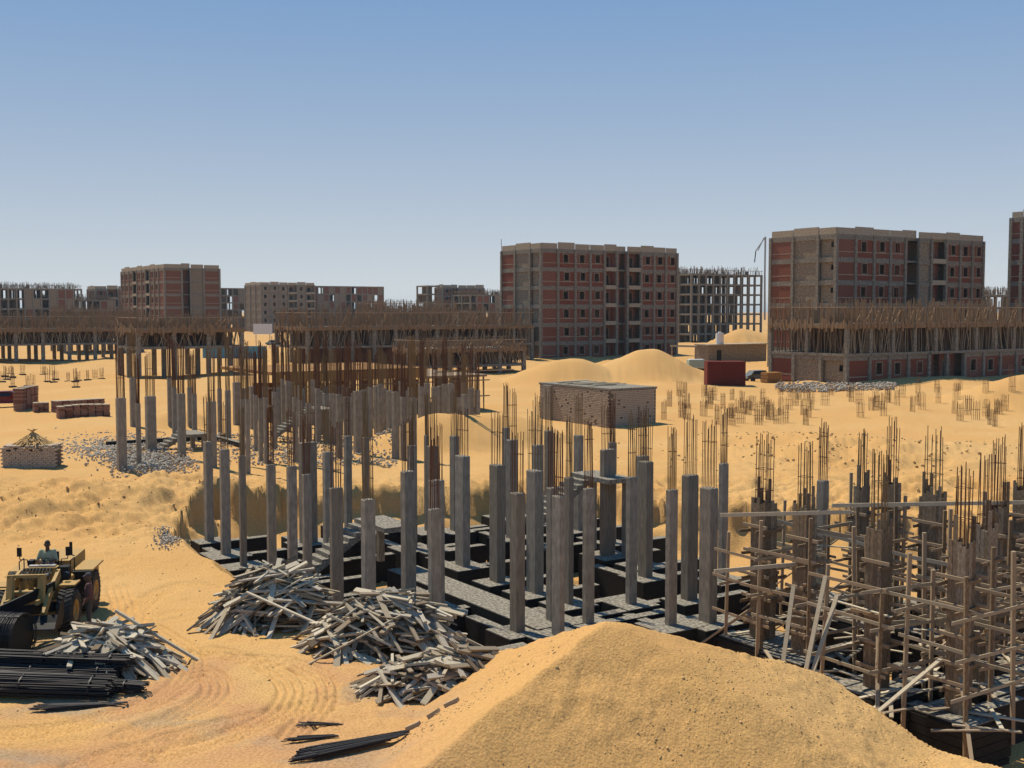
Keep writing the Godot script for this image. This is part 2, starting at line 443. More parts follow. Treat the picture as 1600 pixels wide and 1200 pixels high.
func foundations() -> void:
	var t := thing("foundation_frame", "grey concrete columns with bare rebar on black-coated footings in the sand pit", "foundation", gp(740, 930, -0.6), TH)
	# xl, xr, top (pixels), share of the left face
	var C := [[316, 333, 690, .45], [342, 359, 702, .3], [372, 384, 712, .3], [415, 431, 726, .3], [447, 464, 728, .3], [466, 495, 691, .25], [471, 487, 741, .3], [503, 521, 706, .35], [514, 536, 762, .25], [536, 550, 681, .4], [563, 587, 780, .35], [565, 577, 683, .4], [625, 650, 736, .35], [636, 652, 696, .4], [666, 686, 697, .4], [668, 690, 795, .3], [669, 695, 750, .35],
		[662, 671, 680, .5], [702, 718, 681, .5], [710, 735, 712, .55], [764, 790, 726, .5], [790, 810, 687, .35], [784, 797, 668, .4], [796, 821, 770, .45], [822, 850, 735, .5], [831, 850, 695, .4], [850, 865, 673, .4], [853, 872, 762, .4], [862, 883, 775, .6], [881, 897, 746, .5], [896, 912, 680, .5], [910, 930, 763, .3], [937, 963, 702, .25], [950, 964, 691, .4], [978, 997, 745, .3], [998, 1021, 721, .5], [994, 1015, 712, .4], [1040, 1060, 765, .3], [1065, 1092, 742, .35], [1094, 1122, 762, .5], [1123, 1139, 724, .35]]
	var i := 0
	for c in C:
		var p := gp((c[0] + c[1]) * 0.5, c[2], 3.7)
		var W: float = (c[1] - c[0]) * -p.z / F
		var b: float = W * c[3] / 0.555
		var a: float = W * (1.0 - c[3]) / 0.832
		var base := -0.6 - (i % 9) * 0.006
		column(t, Vector3(p.x, base, p.z), a, b, 3.7 - base, R(1.85, 2.2), [M.concrete, M.concrete2, M.concrete3][i % 3])
		footing(t, "footing", p, R(1.2, 1.8), R(1.2, 1.8), base, -1.9)
		footing(t, "ground_beam", p + gu(R(1.2, 1.8), 0), R(2.2, 3.2), 0.42, base - 0.075, -1.9)
		if i % 2: footing(t, "ground_beam", p + gu(0, R(1.2, 1.8)), 0.42, R(2.2, 3.2), base - 0.135, -1.9)
		i += 1
	footing(t, "raft_strip", gp(735, 930, -0.6), 1.3, 10.0, -0.57, -1.9)
	stair(t, gp(600, 815, 1.1), 1.1, 8, 1.0)
	stair(t, gp(940, 742, 2.6), 2.6, 9, 1.0)

	# the next plot behind: columns straight out of the ground
	var t2 := thing("column_field", "tall grey columns with rusty bars on the plot behind the pit", "foundation", gp(400, 690, 0.4), TH)
	var E := [[182, 200, 622, 735], [213, 222, 630, 731], [227, 246, 619, 707], [203, 215, 590, 671], [262, 270, 590, 672], [269, 278, 606, 690], [277, 292, 615, 715], [293, 302, 605, 672], [324, 340, 627, 728], [340, 348, 607, 677], [376, 384, 624, 725], [384, 392, 624, 737], [396, 404, 617, 704], [404, 412, 622, 719], [412, 421, 621, 722], [439, 446, 592, 670], [446, 455, 595, 672], [457, 467, 621, 720], [467, 475, 625, 725], [492, 502, 607, 690], [525, 536, 616, 712], [537, 551, 620, 716], [552, 567, 611, 706], [575, 582, 605, 690], [612, 625, 612, 713], [625, 636, 620, 716], [638, 652, 621, 718], [300, 309, 615, 690], [352, 362, 610, 690], [425, 434, 612, 700], [505, 514, 604, 684], [590, 600, 600, 684], [478, 488, 630, 728], [655, 664, 604, 686], [690, 700, 600, 676], [720, 729, 598, 668]]
	for e in E:
		var p := gp((e[0] + e[1]) * 0.5, e[3], 0.4)
		var top := dp((e[0] + e[1]) * 0.5, e[2], -p.z).y
		var W: float = (e[1] - e[0]) * -p.z / F
		column(t2, Vector3(p.x, -0.1, p.z), W * 0.62 / 0.832, W * 0.38 / 0.555, top + 0.1, R(2.6, 3.8), M.concrete, 12, 0.018)
	for k in 34:
		var p := gp(372 + k * 11.4 + R(-4, 4), R(655, 692), 0.4)
		column(t2, Vector3(p.x, -0.1, p.z), R(0.3, 0.5), R(0.3, 0.5), R(3.4, 4.0), R(2.4, 3.2), M.concrete, 12, 0.016)
	stair(t2, gp(300, 690, 0.9), 1.5, 9, 1.0)
	stair(t2, gp(500, 655, 1.8), 2.6, 9, 1.0)
	footing(t2, "ground_beam", gp(262, 690, 0.5), 8.0, 0.4, 0.75, 0.0)
	footing(t2, "ground_beam", gp(350, 690, 0.5), 0.4, 8.0, 0.74, 0.0)

# ------------------------------------------------------------------ timber formwork on the near right
func board_column(t: Node3D, w: Vector3, a: float, b: float, h: float, rb: float, boarded: bool) -> void:
	var c := column(t, w, a, b, h - 0.15, rb, M.concrete, 10, 0.012)
	if not boarded: return
	for s in [[a, b, 0], [b, a, 1]]:
		for side in [-1, 1]:
			var n := int(round((s[0] + 0.1) / 0.13))
			for k in n:
				var u: float = (k + 0.5) / n * (s[0] + 0.08) - (s[0] + 0.08) * 0.5
				var hh := h + (R(0.15, 0.75) if rng.randf() < 0.3 else R(-0.12, 0.1))
				var off: float = side * (s[1] * 0.5 + 0.022 + R(0, 0.008))
				var p := Vector3(u, hh * 0.5, off) if s[2] == 0 else Vector3(off, hh * 0.5, u)
				var sz := Vector3((s[0] + 0.08) / n - 0.006, hh, 0.028)
				if s[2] == 1: sz = Vector3(0.028, hh, sz.x)
				bpart(c, "board", M.form[rng.randi() % 4], p, sz, Basis(Vector3.UP, R(-0.01, 0.01)))
	for y in [0.5, 1.2, 1.9, 2.6, 3.3]:
		if y > h: continue
		for side in [-1, 1]:
			bpart(c, "clamp", M.pole, Vector3(R(-0.15, 0.15), y + R(-0.05, 0.05), side * (b * 0.5 + 0.075)), Vector3(a + R(0.4, 0.8), 0.09, 0.05), Basis(Vector3.FORWARD, R(-0.06, 0.06)))
			bpart(c, "clamp", M.pole2, Vector3(side * (a * 0.5 + 0.075), y + 0.1 + R(-0.05, 0.05), R(-0.15, 0.15)), Vector3(0.05, 0.09, b + R(0.4, 0.8)))
func scaffold(w: Vector3, h: float, label: String) -> void:
	var t := thing("timber_scaffold", label, "scaffold", w, TH, "timber scaffolds round the boarded columns")
	var q := [Vector2(-1, -1), Vector2(1, -1), Vector2(1, 1), Vector2(-1, 1)]
	var r := R(0.8, 1.05)
	var feet := []
	for k in 4:
		var p := Vector3(q[k].x * r * R(0.9, 1.15), 0, q[k].y * r * R(0.9, 1.15))
		feet.append(p)
		var tilt := Vector3(R(-0.12, 0.12), 0, R(-0.12, 0.12))
		part(t, "pole", unit_box, M.pole if k % 2 else M.pole2, bar_xf(p + Vector3(0, -0.7, 0), p + tilt + Vector3(0, h + R(-0.3, 0.8), 0), 0.115, 0.09))
	for y in [0.8, 1.75, 2.7]:
		for k in 4:
			if rng.randf() < 0.22: continue
			var a: Vector3 = feet[k]
			var b: Vector3 = feet[(k + 1) % 4]
			var d := (b - a).normalized()
			var yy: float = y + R(-0.2, 0.2) + (0.1 if k % 2 else 0.0)
			part(t, "ledger", unit_box, M.pole2 if rng.randf() < 0.5 else M.plank[2], bar_xf(a - d * R(0.15, 0.5) + Vector3(0, yy, 0.06), b + d * R(0.15, 0.8) + Vector3(0, yy + R(-0.06, 0.06), 0.06), 0.03, 0.085))
	for k in 2:
		var a: Vector3 = feet[rng.randi() % 4]
		part(t, "brace", unit_box, M.pole2, bar_xf(a * 2.0 + Vector3(0, -0.6, 0), -a * 0.4 + Vector3(0, R(1.4, 2.4), 0), 0.09, 0.04))
	for k in 1:
		var y := R(0.6, 3.0)
		var an := R(0, 3.1)
		var d := Vector3(cos(an), R(-0.05, 0.05), sin(an))
		var o := Vector3(R(-0.8, 0.8), y, R(-0.8, 0.8))
		part(t, "loose_plank", unit_box, M.plank[rng.randi() % 3], bar_xf(o - d * R(0.5, 1.2), o + d * R(0.5, 1.2), 0.1, 0.03))
func formwork() -> void:
	var t := thing("formwork_foundation", "brown boarded columns on black plank-sided footings in the deeper right part of the pit", "foundation", gp(1370, 1074, -0.6), TH)
	# centre x, width px, base or top pixel
	var Fc := [[1194, 37, 782, 1], [1258, 33, 796, 1], [1369, 36, 1074, 0], [1497, 36, 1112, 0], [1346, 20, 762, 1], [1286, 21, 744, 2], [1533, 34, 1065, 0], [1458, 38, 772, 1], [1597, 22, 762, 1], [1394, 24, 752, 1], [1560, 28, 790, 1], [1620, 36, 1040, 0]]
	var i := 0
	for f in Fc:
		var p := gp(f[0], f[2], -0.6) if f[3] == 0 else gp(f[0], f[2], 3.6)
		var W: float = f[1] * -p.z / F
		var base := -0.6 - (i % 9) * 0.007
		board_column(t, Vector3(p.x, base, p.z), W * 0.5 / 0.832, W * 0.4 / 0.555, 3.6 - base, R(1.9, 2.3), f[3] != 2)
		# footing with plank sides
		var sx := R(1.5, 1.9)
		var sz := R(1.5, 1.9)
		footing(t, "footing", p, sx, sz, base, -1.9)
		var xf := t.transform.affine_inverse() * Transform3D(Basis(Vector3.UP, TH), Vector3(p.x, 0, p.z))
		for k in 5:
			var y := -1.75 + k * 0.24
			for s in [-1, 1]:
				bpart(t, "footing_board", M.bitumen, xf * Vector3(R(-0.05, 0.05), y, s * (sz * 0.5 + 0.025 + R(0, 0.01))), Vector3(sx + R(0.05, 0.3), 0.22, 0.03), xf.basis)
				bpart(t, "footing_board", M.bitumen, xf * Vector3(s * (sx * 0.5 + 0.03 + R(0, 0.01)), y, R(-0.05, 0.05)), Vector3(0.03, 0.22, sz + R(0.0, 0.04)), xf.basis)
		footing(t, "ground_beam", p + gu(R(1.3, 1.7), 0), R(2.0, 2.8), 0.45, base - 0.08, -1.9)
		footing(t, "ground_beam", p + gu(0, R(1.3, 1.7)), 0.45, R(2.0, 2.8), base - 0.14, -1.9)
		scaffold(Vector3(p.x, base, p.z), R(3.1, 3.9), "pole and plank scaffold round a boarded column beside the near sand pile")
		i += 1
	# long rails that tie the scaffolds to one another
	var L := [[1125, 805, 1330, 800], [1175, 803, 1420, 870], [1240, 822, 1390, 850], [1420, 870, 1600, 905], [1116, 893, 1260, 880], [1360, 975, 1600, 960], [1300, 790, 1600, 785]]
	for l in L:
		var dep := R(30.5, 35.5)
		var a := dp(l[0], l[1], dep)
		var b := dp(l[2], l[3], dep + R(-1.5, 1.5))
		var o := thing("scaffold_rail", "long thin timber rail tied across several column scaffolds", "rail", a, 0.0, "long timber rails across the scaffolds")
		part(o, "plank", unit_box, M.plank[rng.randi() % 3], bar_xf(Vector3.ZERO, b - a, 0.035, 0.11))
	for l in [[1250, 1080, 1290, 900], [1256, 1082, 1308, 930], [1220, 1050, 1240, 915], [1345, 1122, 1470, 1030]]:
		var a := gp(l[0], l[1], -0.2)
		var b := dp(l[2], l[3], -a.z + 1.0)
		var o := thing("leaning_plank", "long plank leaning against the column scaffold from the foot of the sand pile", "plank", a, 0.0, "planks leaning on the scaffold")
		part(o, "board", unit_box, M.plank[1], bar_xf(Vector3(0, -0.2, 0), b - a, 0.11, 0.04))
	# offcuts lying about on the footings
	for k in 60:
		var p := gp(R(1130, 1600), R(960, 1150), -0.5)
		var an := R(0, 3.14)
		var d := Vector3(cos(an), R(-0.12, 0.12), sin(an)) * R(0.4, 1.1)
		var o := thing("timber_offcut", "weathered timber offcut lying loose between the footings under the scaffold", "plank", p, 0.0, "offcuts lying under the scaffold")
		part(o, "board", unit_box, M.plank[rng.randi() % 5], bar_xf(-d, d, 0.1, 0.035))

# ------------------------------------------------------------------ starter bars in the sand
func starters() -> void:
	for k in 84:
		var px := R(1032, 1600)
		var py := R(618, 668) if k > 20 else R(610, 640)
		var p := on(px, py, 0.4)
		var o := thing("starter_bars", "cluster of rusty starter bars standing in open sand beyond the pit on the right", "rebar", p, TH, "starter bars in the open sand")
		part(o, "rebar_cage", rebar_mesh(R(0.15, 0.4), R(0.12, 0.3), R(1.2, 1.7), 0.0, 8 + k % 4, 0.013), M.rebar_y if k % 2 else M.rebar)
	for k in 22:
		var p := on(R(-5, 178), R(583, 606), 0.4)
		var o := thing("starter_bars", "short starter bars on small stubs in the sand beyond the brick stacks", "rebar", p, TH, "starter bars beyond the brick stacks")
		part(o, "rebar_cage", rebar_mesh(R(0.15, 0.4), R(0.12, 0.3), R(1.2, 1.7), 0.0, 8, 0.015), M.rebar)
		bpart(o, "concrete_stub", M.bitumen, Vector3(0, 0.04, 0), Vector3(0.8, 0.2, 0.7))

# ------------------------------------------------------------------ blocks of flats
func wall_mesh(w: float, h: float, win: Array) -> Mesh:     # a panel in the xy plane, 0.2 thick, with one opening [cx, y0, ww, wh]
	var key := "w%.2f_%.2f_%s" % [w, h, str(win)]
	if mesh_cache.has(key): return mesh_cache[key]
	var st := new_st()
	if win.is_empty():
		bx(st, Vector3(0, h * 0.5, 0), Vector3(w, h, 0.2))
	else:
		var x0: float = win[0] - win[2] * 0.5
		var x1: float = win[0] + win[2] * 0.5
		var y0: float = win[1]
		var y1: float = win[1] + win[3]
		bx(st, Vector3((-w * 0.5 + x0) * 0.5, h * 0.5, 0), Vector3(x0 + w * 0.5, h, 0.2))
		bx(st, Vector3((w * 0.5 + x1) * 0.5, h * 0.5, 0), Vector3(w * 0.5 - x1, h, 0.2))
		if y0 > 0.02: bx(st, Vector3(win[0], y0 * 0.5, 0), Vector3(win[2], y0, 0.2))
		if y1 < h - 0.02: bx(st, Vector3(win[0], (y1 + h) * 0.5, 0), Vector3(win[2], h - y1, 0.2))
	mesh_cache[key] = st.commit()
	return mesh_cache[key]
func frame_mesh(ww: float, wh: float) -> Mesh:
	var key := "f%.2f_%.2f" % [ww, wh]
	if mesh_cache.has(key): return mesh_cache[key]
	var st := new_st()
	for s in [-1, 1]:
		bx(st, Vector3(s * (ww * 0.5 + 0.09), wh * 0.5, 0), Vector3(0.14, wh + 0.3, 0.24))
		bx(st, Vector3(0, wh * 0.5 + s * (wh * 0.5 + 0.08), 0), Vector3(ww - 0.02, 0.16, 0.255))
	mesh_cache[key] = st.commit()
	return mesh_cache[key]
# one face: bays along local +x starting at `org`, looking out along `basis`.z
func facade(t: Node3D, org: Vector3, bs: Basis, bays: Array, ns: int, sh: float, brickm: Material) -> void:
	var x := 0.0
	var bh := 0.75
	var ph := sh - bh
	for bi in bays.size():
		var w: float = bays[bi][0]
		var kind: String = bays[bi][1]
		var inset: float = {"bal": -1.3, "rec": -1.8, "gray": -0.12, "grayw": -0.35}.get(kind, 0.0)
		bpart(t, "column", M.concrete_far, org + bs * Vector3(x, ns * sh * 0.5, 0.03), Vector3(0.5, ns * sh, 0.44), bs)
		for s in ns:
			var c := org + bs * Vector3(x + w * 0.5, s * sh, inset - 0.1)
			var win := []
			var m: Material = M.bricks[rng.randi() % 3] if brickm == M.brick else brickm
			var jx: float = [-0.12, 0.0, 0.1][rng.randi() % 3]
			if kind == "win": win = [jx, 1.0 + jx * 0.4, 1.05, 1.45]
			elif kind == "win2": win = [0.35, 1.0, 0.95, 1.45]
			elif kind == "bal": win = [-0.2, 0.05, 1.5, 2.2]
			elif kind == "rec": win = [0.0, 0.05, 1.1, 2.2] if s == 0 else []
			elif kind == "gray": m = M.grey_wall
			elif kind == "grayw":
				m = M.grey_wall
				win = [w * 0.22, 1.5, 0.6, 0.8]
			var pn := part(t, "infill_panel", wall_mesh(w - 0.5, ph if inset > -0.2 else sh - 0.25, win), m, Transform3D(bs, c))
			if win.size() and kind in ["win", "win2", "bal"]:
				part(pn, "window_frame", frame_mesh(win[2], win[3]), M.grey_wall, Transform3D(Basis.IDENTITY, Vector3(win[0], win[1], 0.01)))
			if (kind in ["win", "win2", "brick"]) and s > 0 or kind == "brick":
				bpart(pn, "sill_band", M.pale, Vector3(0, 0.82, 0.06), Vector3(w - 0.52, 0.1, 0.12))
			if kind == "bal" and s > 0:
				var bl := bpart(t, "balcony", M.pale, org + bs * Vector3(x + w * 0.5, s * sh - 0.1, 0.15), Vector3(w - 0.3, 0.75, 0.18), bs)
				bl.mesh = unit_box
				bpart(t, "balcony_floor", M.concrete_far, org + bs * Vector3(x + w * 0.5, s * sh - 0.32, -0.6), Vector3(w - 0.52, 0.2, 1.3), bs)
			if inset > -0.5:
				bpart(t, "edge_beam", M.concrete_far, org + bs * Vector3(x + w * 0.5, s * sh + ph + bh * 0.5, -0.1 + R(0, 0.03)), Vector3(w - 0.5, bh, 0.3), bs)
			elif kind == "rec":
				bpart(t, "edge_beam", M.concrete_far, org + bs * Vector3(x + w * 0.5, s * sh + sh - 0.2, -1.2), Vector3(w - 0.52, 0.35, 0.2), bs)
		# parapet piece
		var pt := 1.0 + (0.25 if bi % 3 == 1 else 0.0) + R(-0.05, 0.05)
		if ns > 1: bpart(t, "parapet", M.pale, org + bs * Vector3(x + w * 0.5, ns * sh + pt * 0.5 - 0.03, -0.1 + minf(inset + 1.3, 0.0)), Vector3(w - R(0.12, 0.3), pt, 0.2), bs)
		x += w
	bpart(t, "column", M.concrete_far, org + bs * Vector3(x - 0.03, ns * sh * 0.5, 0.02), Vector3(0.5, ns * sh, 0.42), bs)
func side_len(b: Array) -> float:
	var s := 0.0
	for q in b: s += q[0]
	return s
func flats(label: String, at: Vector3, front: Array, left: Array, ns: int, sh: float, bm: Material) -> Node3D:
	var t := thing("apartment_block", label, "building", Vector3(at.x, 0.2, at.z), TH)
	var L := side_len(front)
	var D := side_len(left)
	facade(t, Vector3.ZERO, Basis.IDENTITY, front, ns, sh, bm)
	# left face runs back from the near corner; seen from outside its bays run from the rear corner to the near one
	facade(t, Vector3(0, 0, -D), Basis(Vector3.UP, -PI / 2), left, ns, sh, bm)
	for s in ns:
		bpart(t, "floor_slab", M.concrete_far, Vector3(L * 0.5, s * sh + sh - 0.3, -D * 0.5), Vector3(L - 0.7, 0.25, D - 0.7))
	bpart(t, "roof_slab", M.concrete_far, Vector3(L * 0.5, ns * sh - 0.06, -D * 0.5 - 0.2), Vector3(L - 0.6, 0.25, D - 0.8))
	bpart(t, "rear_wall", M.grey_wall, Vector3(L * 0.5, ns * sh * 0.5, -D + 0.1), Vector3(L - 0.6, ns * sh, 0.25))
	bpart(t, "end_wall", bm, Vector3(L - 0.15, ns * sh * 0.5, -D * 0.5), Vector3(0.25, ns * sh, D - 0.5))
	bpart(t, "spine_wall", M.grey_wall, Vector3(L * 0.5, ns * sh * 0.5, -4.5), Vector3(L - 2.5, ns * sh - 0.3, 0.2))
	return t
# bare frame: slabs and columns, no walls
func bare_frame(label: String, at: Vector3, L: float, D: float, ns: int, sh: float, crown: bool, infill := 0.0) -> void:
	var t := thing("concrete_frame", label, "building", Vector3(at.x, 0.2, at.z), TH)
	var nx := int(L / 2.6)
	var nz := int(D / 4.2)
	for s in ns:
		bpart(t, "floor_slab", M.concrete_far, Vector3(L * 0.5, (s + 1) * sh - 0.25, -D * 0.5), Vector3(L + 0.3, 0.5, D + 0.3))
	for i in nx + 1:
		for k in nz + 1:
			if i > 0 and i < nx and k > 0 and k < nz and (i + k) % 2: continue
			bpart(t, "column", M.concrete_far, Vector3(L * i / nx, ns * sh * 0.5, -D * k / nz), Vector3(0.55, ns * sh - 0.02, 0.45))
	for s in ns:
		for i in nx:
			if rng.randf() < infill:
				bpart(t, "infill_panel", M.brick2 if rng.randf() < 0.6 else M.grey_wall, Vector3(L * (i + 0.5) / nx, s * sh + 1.4, 0.0), Vector3(L / nx - 0.6, 2.8, 0.2))
			if rng.randf() < 0.7:
				bpart(t, "partition", M.grey_wall, Vector3(L * (i + 0.5) / nx, s * sh + 1.4, -D * R(0.4, 0.6)), Vector3(L / nx - 0.6, 2.8, 0.2))
	for s in ns - 1:
		for i in nx:
			if rng.randf() < 0.75: bpart(t, "partition", M.grey_wall, Vector3(L * (i + 0.5) / nx, s * sh + sh * 0.42, -D + 0.3), Vector3(L / nx - 0.6, sh * 0.84, 0.2))
	if crown: pole_crown(t, L, D, ns * sh, 2.0, M.pole, false)
func pole_crown(t: Node3D, L: float, D: float, y0: float, h: float, m: Material, braces: bool) -> void:
	# upright poles and starter bars that bristle from the top deck
	var st := new_st()
	var n := int(L / 0.3)
	for i in n:
		for z in [0.0, -D * 0.33, -D * 0.66, -D]:
			if rng.randf() < 0.12: continue
			var x := L * (i + R(0, 1)) / n
			var b := Vector3(x, y0, z + R(-0.4, 0.4))
			rod(st, b, b + Vector3(R(-0.15, 0.15), h * R(0.45, 1.2), R(-0.15, 0.15)), 0.055)
	for k in int(D / 0.3):
		var b := Vector3(R(-0.2, 0.2), y0, -R(0, D))
		rod(st, b, b + Vector3(R(-0.1, 0.1), h * R(0.55, 1.15), 0), 0.045)
	for i in int(L / (0.7 if braces else 1.6)):
		var bw := R(0.3, 1.0)
		var bh := R(0.4, h * 0.6)
		bx(st, Vector3(R(0, L), y0 + bh * 0.5 + R(0, 0.4), -R(0.0, 1.0) * D), Vector3(bw, bh, 0.05), Basis(Vector3.UP, R(-0.5, 0.5)))
	if braces:
		for i in int(L / 0.3):
			var y1 := y0 - R(-0.1, 0.9)
			var y2 := y0 + R(0.1, 0.7)
			bx(st, Vector3(R(-0.3, L + 0.3), (y1 + y2) * 0.5, 0.46 + R(0, 0.1)), Vector3(R(0.08, 0.35), y2 - y1, 0.04), Basis(Vector3.BACK, R(-0.12, 0.12)))
		for i in int(D / 0.3):
			var hh := R(0.4, 1.5)
			bx(st, Vector3(-0.46 - R(0, 0.1), y0 + R(-0.5, 0.2), -R(0, D)), Vector3(0.04, hh, R(0.08, 0.35)), Basis(Vector3.RIGHT, R(-0.12, 0.12)))
		for i in int(D / 0.8):
			var z := -R(0, D)
			bar(st, Vector3(-0.1, y0 + 0.05, z), Vector3(R(-0.3, 0.2), y0 + h * R(0.6, 0.9), z + R(-1.4, 1.4)), 0.09, 0.05)
		for f in [0.3, 0.5, 0.9]:
			bar(st, Vector3(-0.5, y0 + h * f, -R(0.2, D)), Vector3(L + 0.5, y0 + h * f + R(-0.2, 0.2), -R(0.2, D)), 0.1, 0.06)
		for i in int(L / 0.6):
			var x := R(0, L - 1.5)
			bar(st, Vector3(x, y0 + 0.05, 0.1), Vector3(x + R(-1.4, 1.6), y0 + h * R(0.6, 0.8), R(-0.3, 0.2)), 0.09, 0.05)
	var o := spart(t, "pole_crown", st, m)
	o.set_meta("kind", "stuff")
	for f in ([0.72, 0.0] if braces else [0.5]):
		bpart(t, "rail", M.pole2, Vector3(L * 0.5, y0 + h * f + 0.06, 0.12), Vector3(L + 0.6, 0.12, 0.06))
		bpart(t, "rail", M.pole2, Vector3(-0.1, y0 + h * f + 0.06, -D * 0.5), Vector3(0.06, 0.12, D + 0.5))
# low block under construction: one walled or open storey, one storey full of props, poles on top
func low_block(label: String, at: Vector3, L: float, D: float, h1: float, h2: float, crown: float, walled: bool) -> Node3D:
	var t := thing("unfinished_block", label, "building", Vector3(at.x, 0.2, at.z), TH)
	if walled:
		var bays := []
		var kinds := ["brick", "win", "win", "win2", "rec", "bal", "win", "win", "brick", "win"]
		var x := 0.0
		var i := 0
		while x < L - 2.0:
			var w := 3.8 if i % 3 else 4.2
			bays.append([w, kinds[i % 10]])
			x += w
			i += 1
		L = x
		facade(t, Vector3.ZERO, Basis.IDENTITY, bays, 1, h1, M.brick)
		facade(t, Vector3(0, 0, -D), Basis(Vector3.UP, -PI / 2), [[D * 0.32, "brick"], [D * 0.36, "gray"], [D * 0.32, "grayw"]], 1, h1, M.brick)
		bpart(t, "rear_wall", M.grey_wall, Vector3(L * 0.5, h1 * 0.5, -D + 0.2), Vector3(L - 0.6, h1 - 0.3, 0.2))
		bpart(t, "spine_wall", M.grey_wall, Vector3(L * 0.5, h1 * 0.5, -4.0), Vector3(L - 0.9, h1 - 0.6, 0.2))
	if not walled and L > 30.0: bpart(t, "inner_wall", M.brick2, Vector3(L * 0.5, h1 * 0.5, -D * 0.4), Vector3(L - 1.0, h1 - 0.4, 0.2))
	bpart(t, "floor_slab", M.concrete_far, Vector3(L * 0.5, h1 - 0.02, -D * 0.5), Vector3(L + 0.5, 0.35, D + 0.5))
	bpart(t, "floor_slab", M.concrete_far, Vector3(L * 0.5, h1 + h2, -D * 0.5), Vector3(L + 0.7, 0.5, D + 0.7))
	bpart(t, "edge_boards", M.crown, Vector3(L * 0.5, h1 + h2, 0.37), Vector3(L + 0.7, 0.42, 0.04))
	bpart(t, "edge_boards", M.crown, Vector3(-0.37, h1 + h2, -D * 0.5), Vector3(0.04, 0.42, D + 0.7))
	var nx := int(L / 4.0)
	for i in nx + 1:
		for z in [0.0, -D * 0.5, -D]:
			if not walled: bpart(t, "column", M.concrete_far, Vector3(L * i / nx, h1 * 0.5 - 0.2, z), Vector3(0.6, h1, 0.4))
			bpart(t, "column", M.concrete_far, Vector3(L * i / nx, h1 + h2 * 0.5, z), Vector3(0.55, h2 - 0.1, 0.4))
	var st := new_st()
	for i in int(L / 0.22):
		var x := R(0, L)
		for z in [R(-0.6, 0.0), R(-3.0, -1.5), R(-D, -4.0)]:
			rod(st, Vector3(x + R(-0.6, 0.6), h1 + 0.15, z), Vector3(x, h1 + h2 - 0.2, z), 0.06)
	for i in int(D / 0.25):
		var z := -R(0, D)
		rod(st, Vector3(R(0, 0.6), h1 + 0.15, z + R(-0.4, 0.4)), Vector3(R(0, 0.3), h1 + h2 - 0.2, z), 0.05)
	var fp := new_st()
	for i in int(L / 0.5):
		var x := R(0, L)
		var lean := R(-1.0, 1.0)
		bar(fp, Vector3(x + lean, h1 + 0.15, R(0.0, 0.25)), Vector3(x, h1 + h2 - 0.25, R(-0.1, 0.2)), 0.09, 0.06)
	var fo := spart(t, "front_props", fp, M.plank[2])
	fo.set_meta("kind", "stuff")
	var o := spart(t, "prop_forest", st, M.pole)
	o.set_meta("kind", "stuff")
	bpart(t, "inner_wall", M.brick2, Vector3(L * 0.5, h1 + h2 * 0.5, -D * 0.55), Vector3(L - 1.0, h2 - 0.5, 0.2))
	pole_crown(t, L, D, h1 + h2 + 0.25, crown, M.crown, true)
	return t
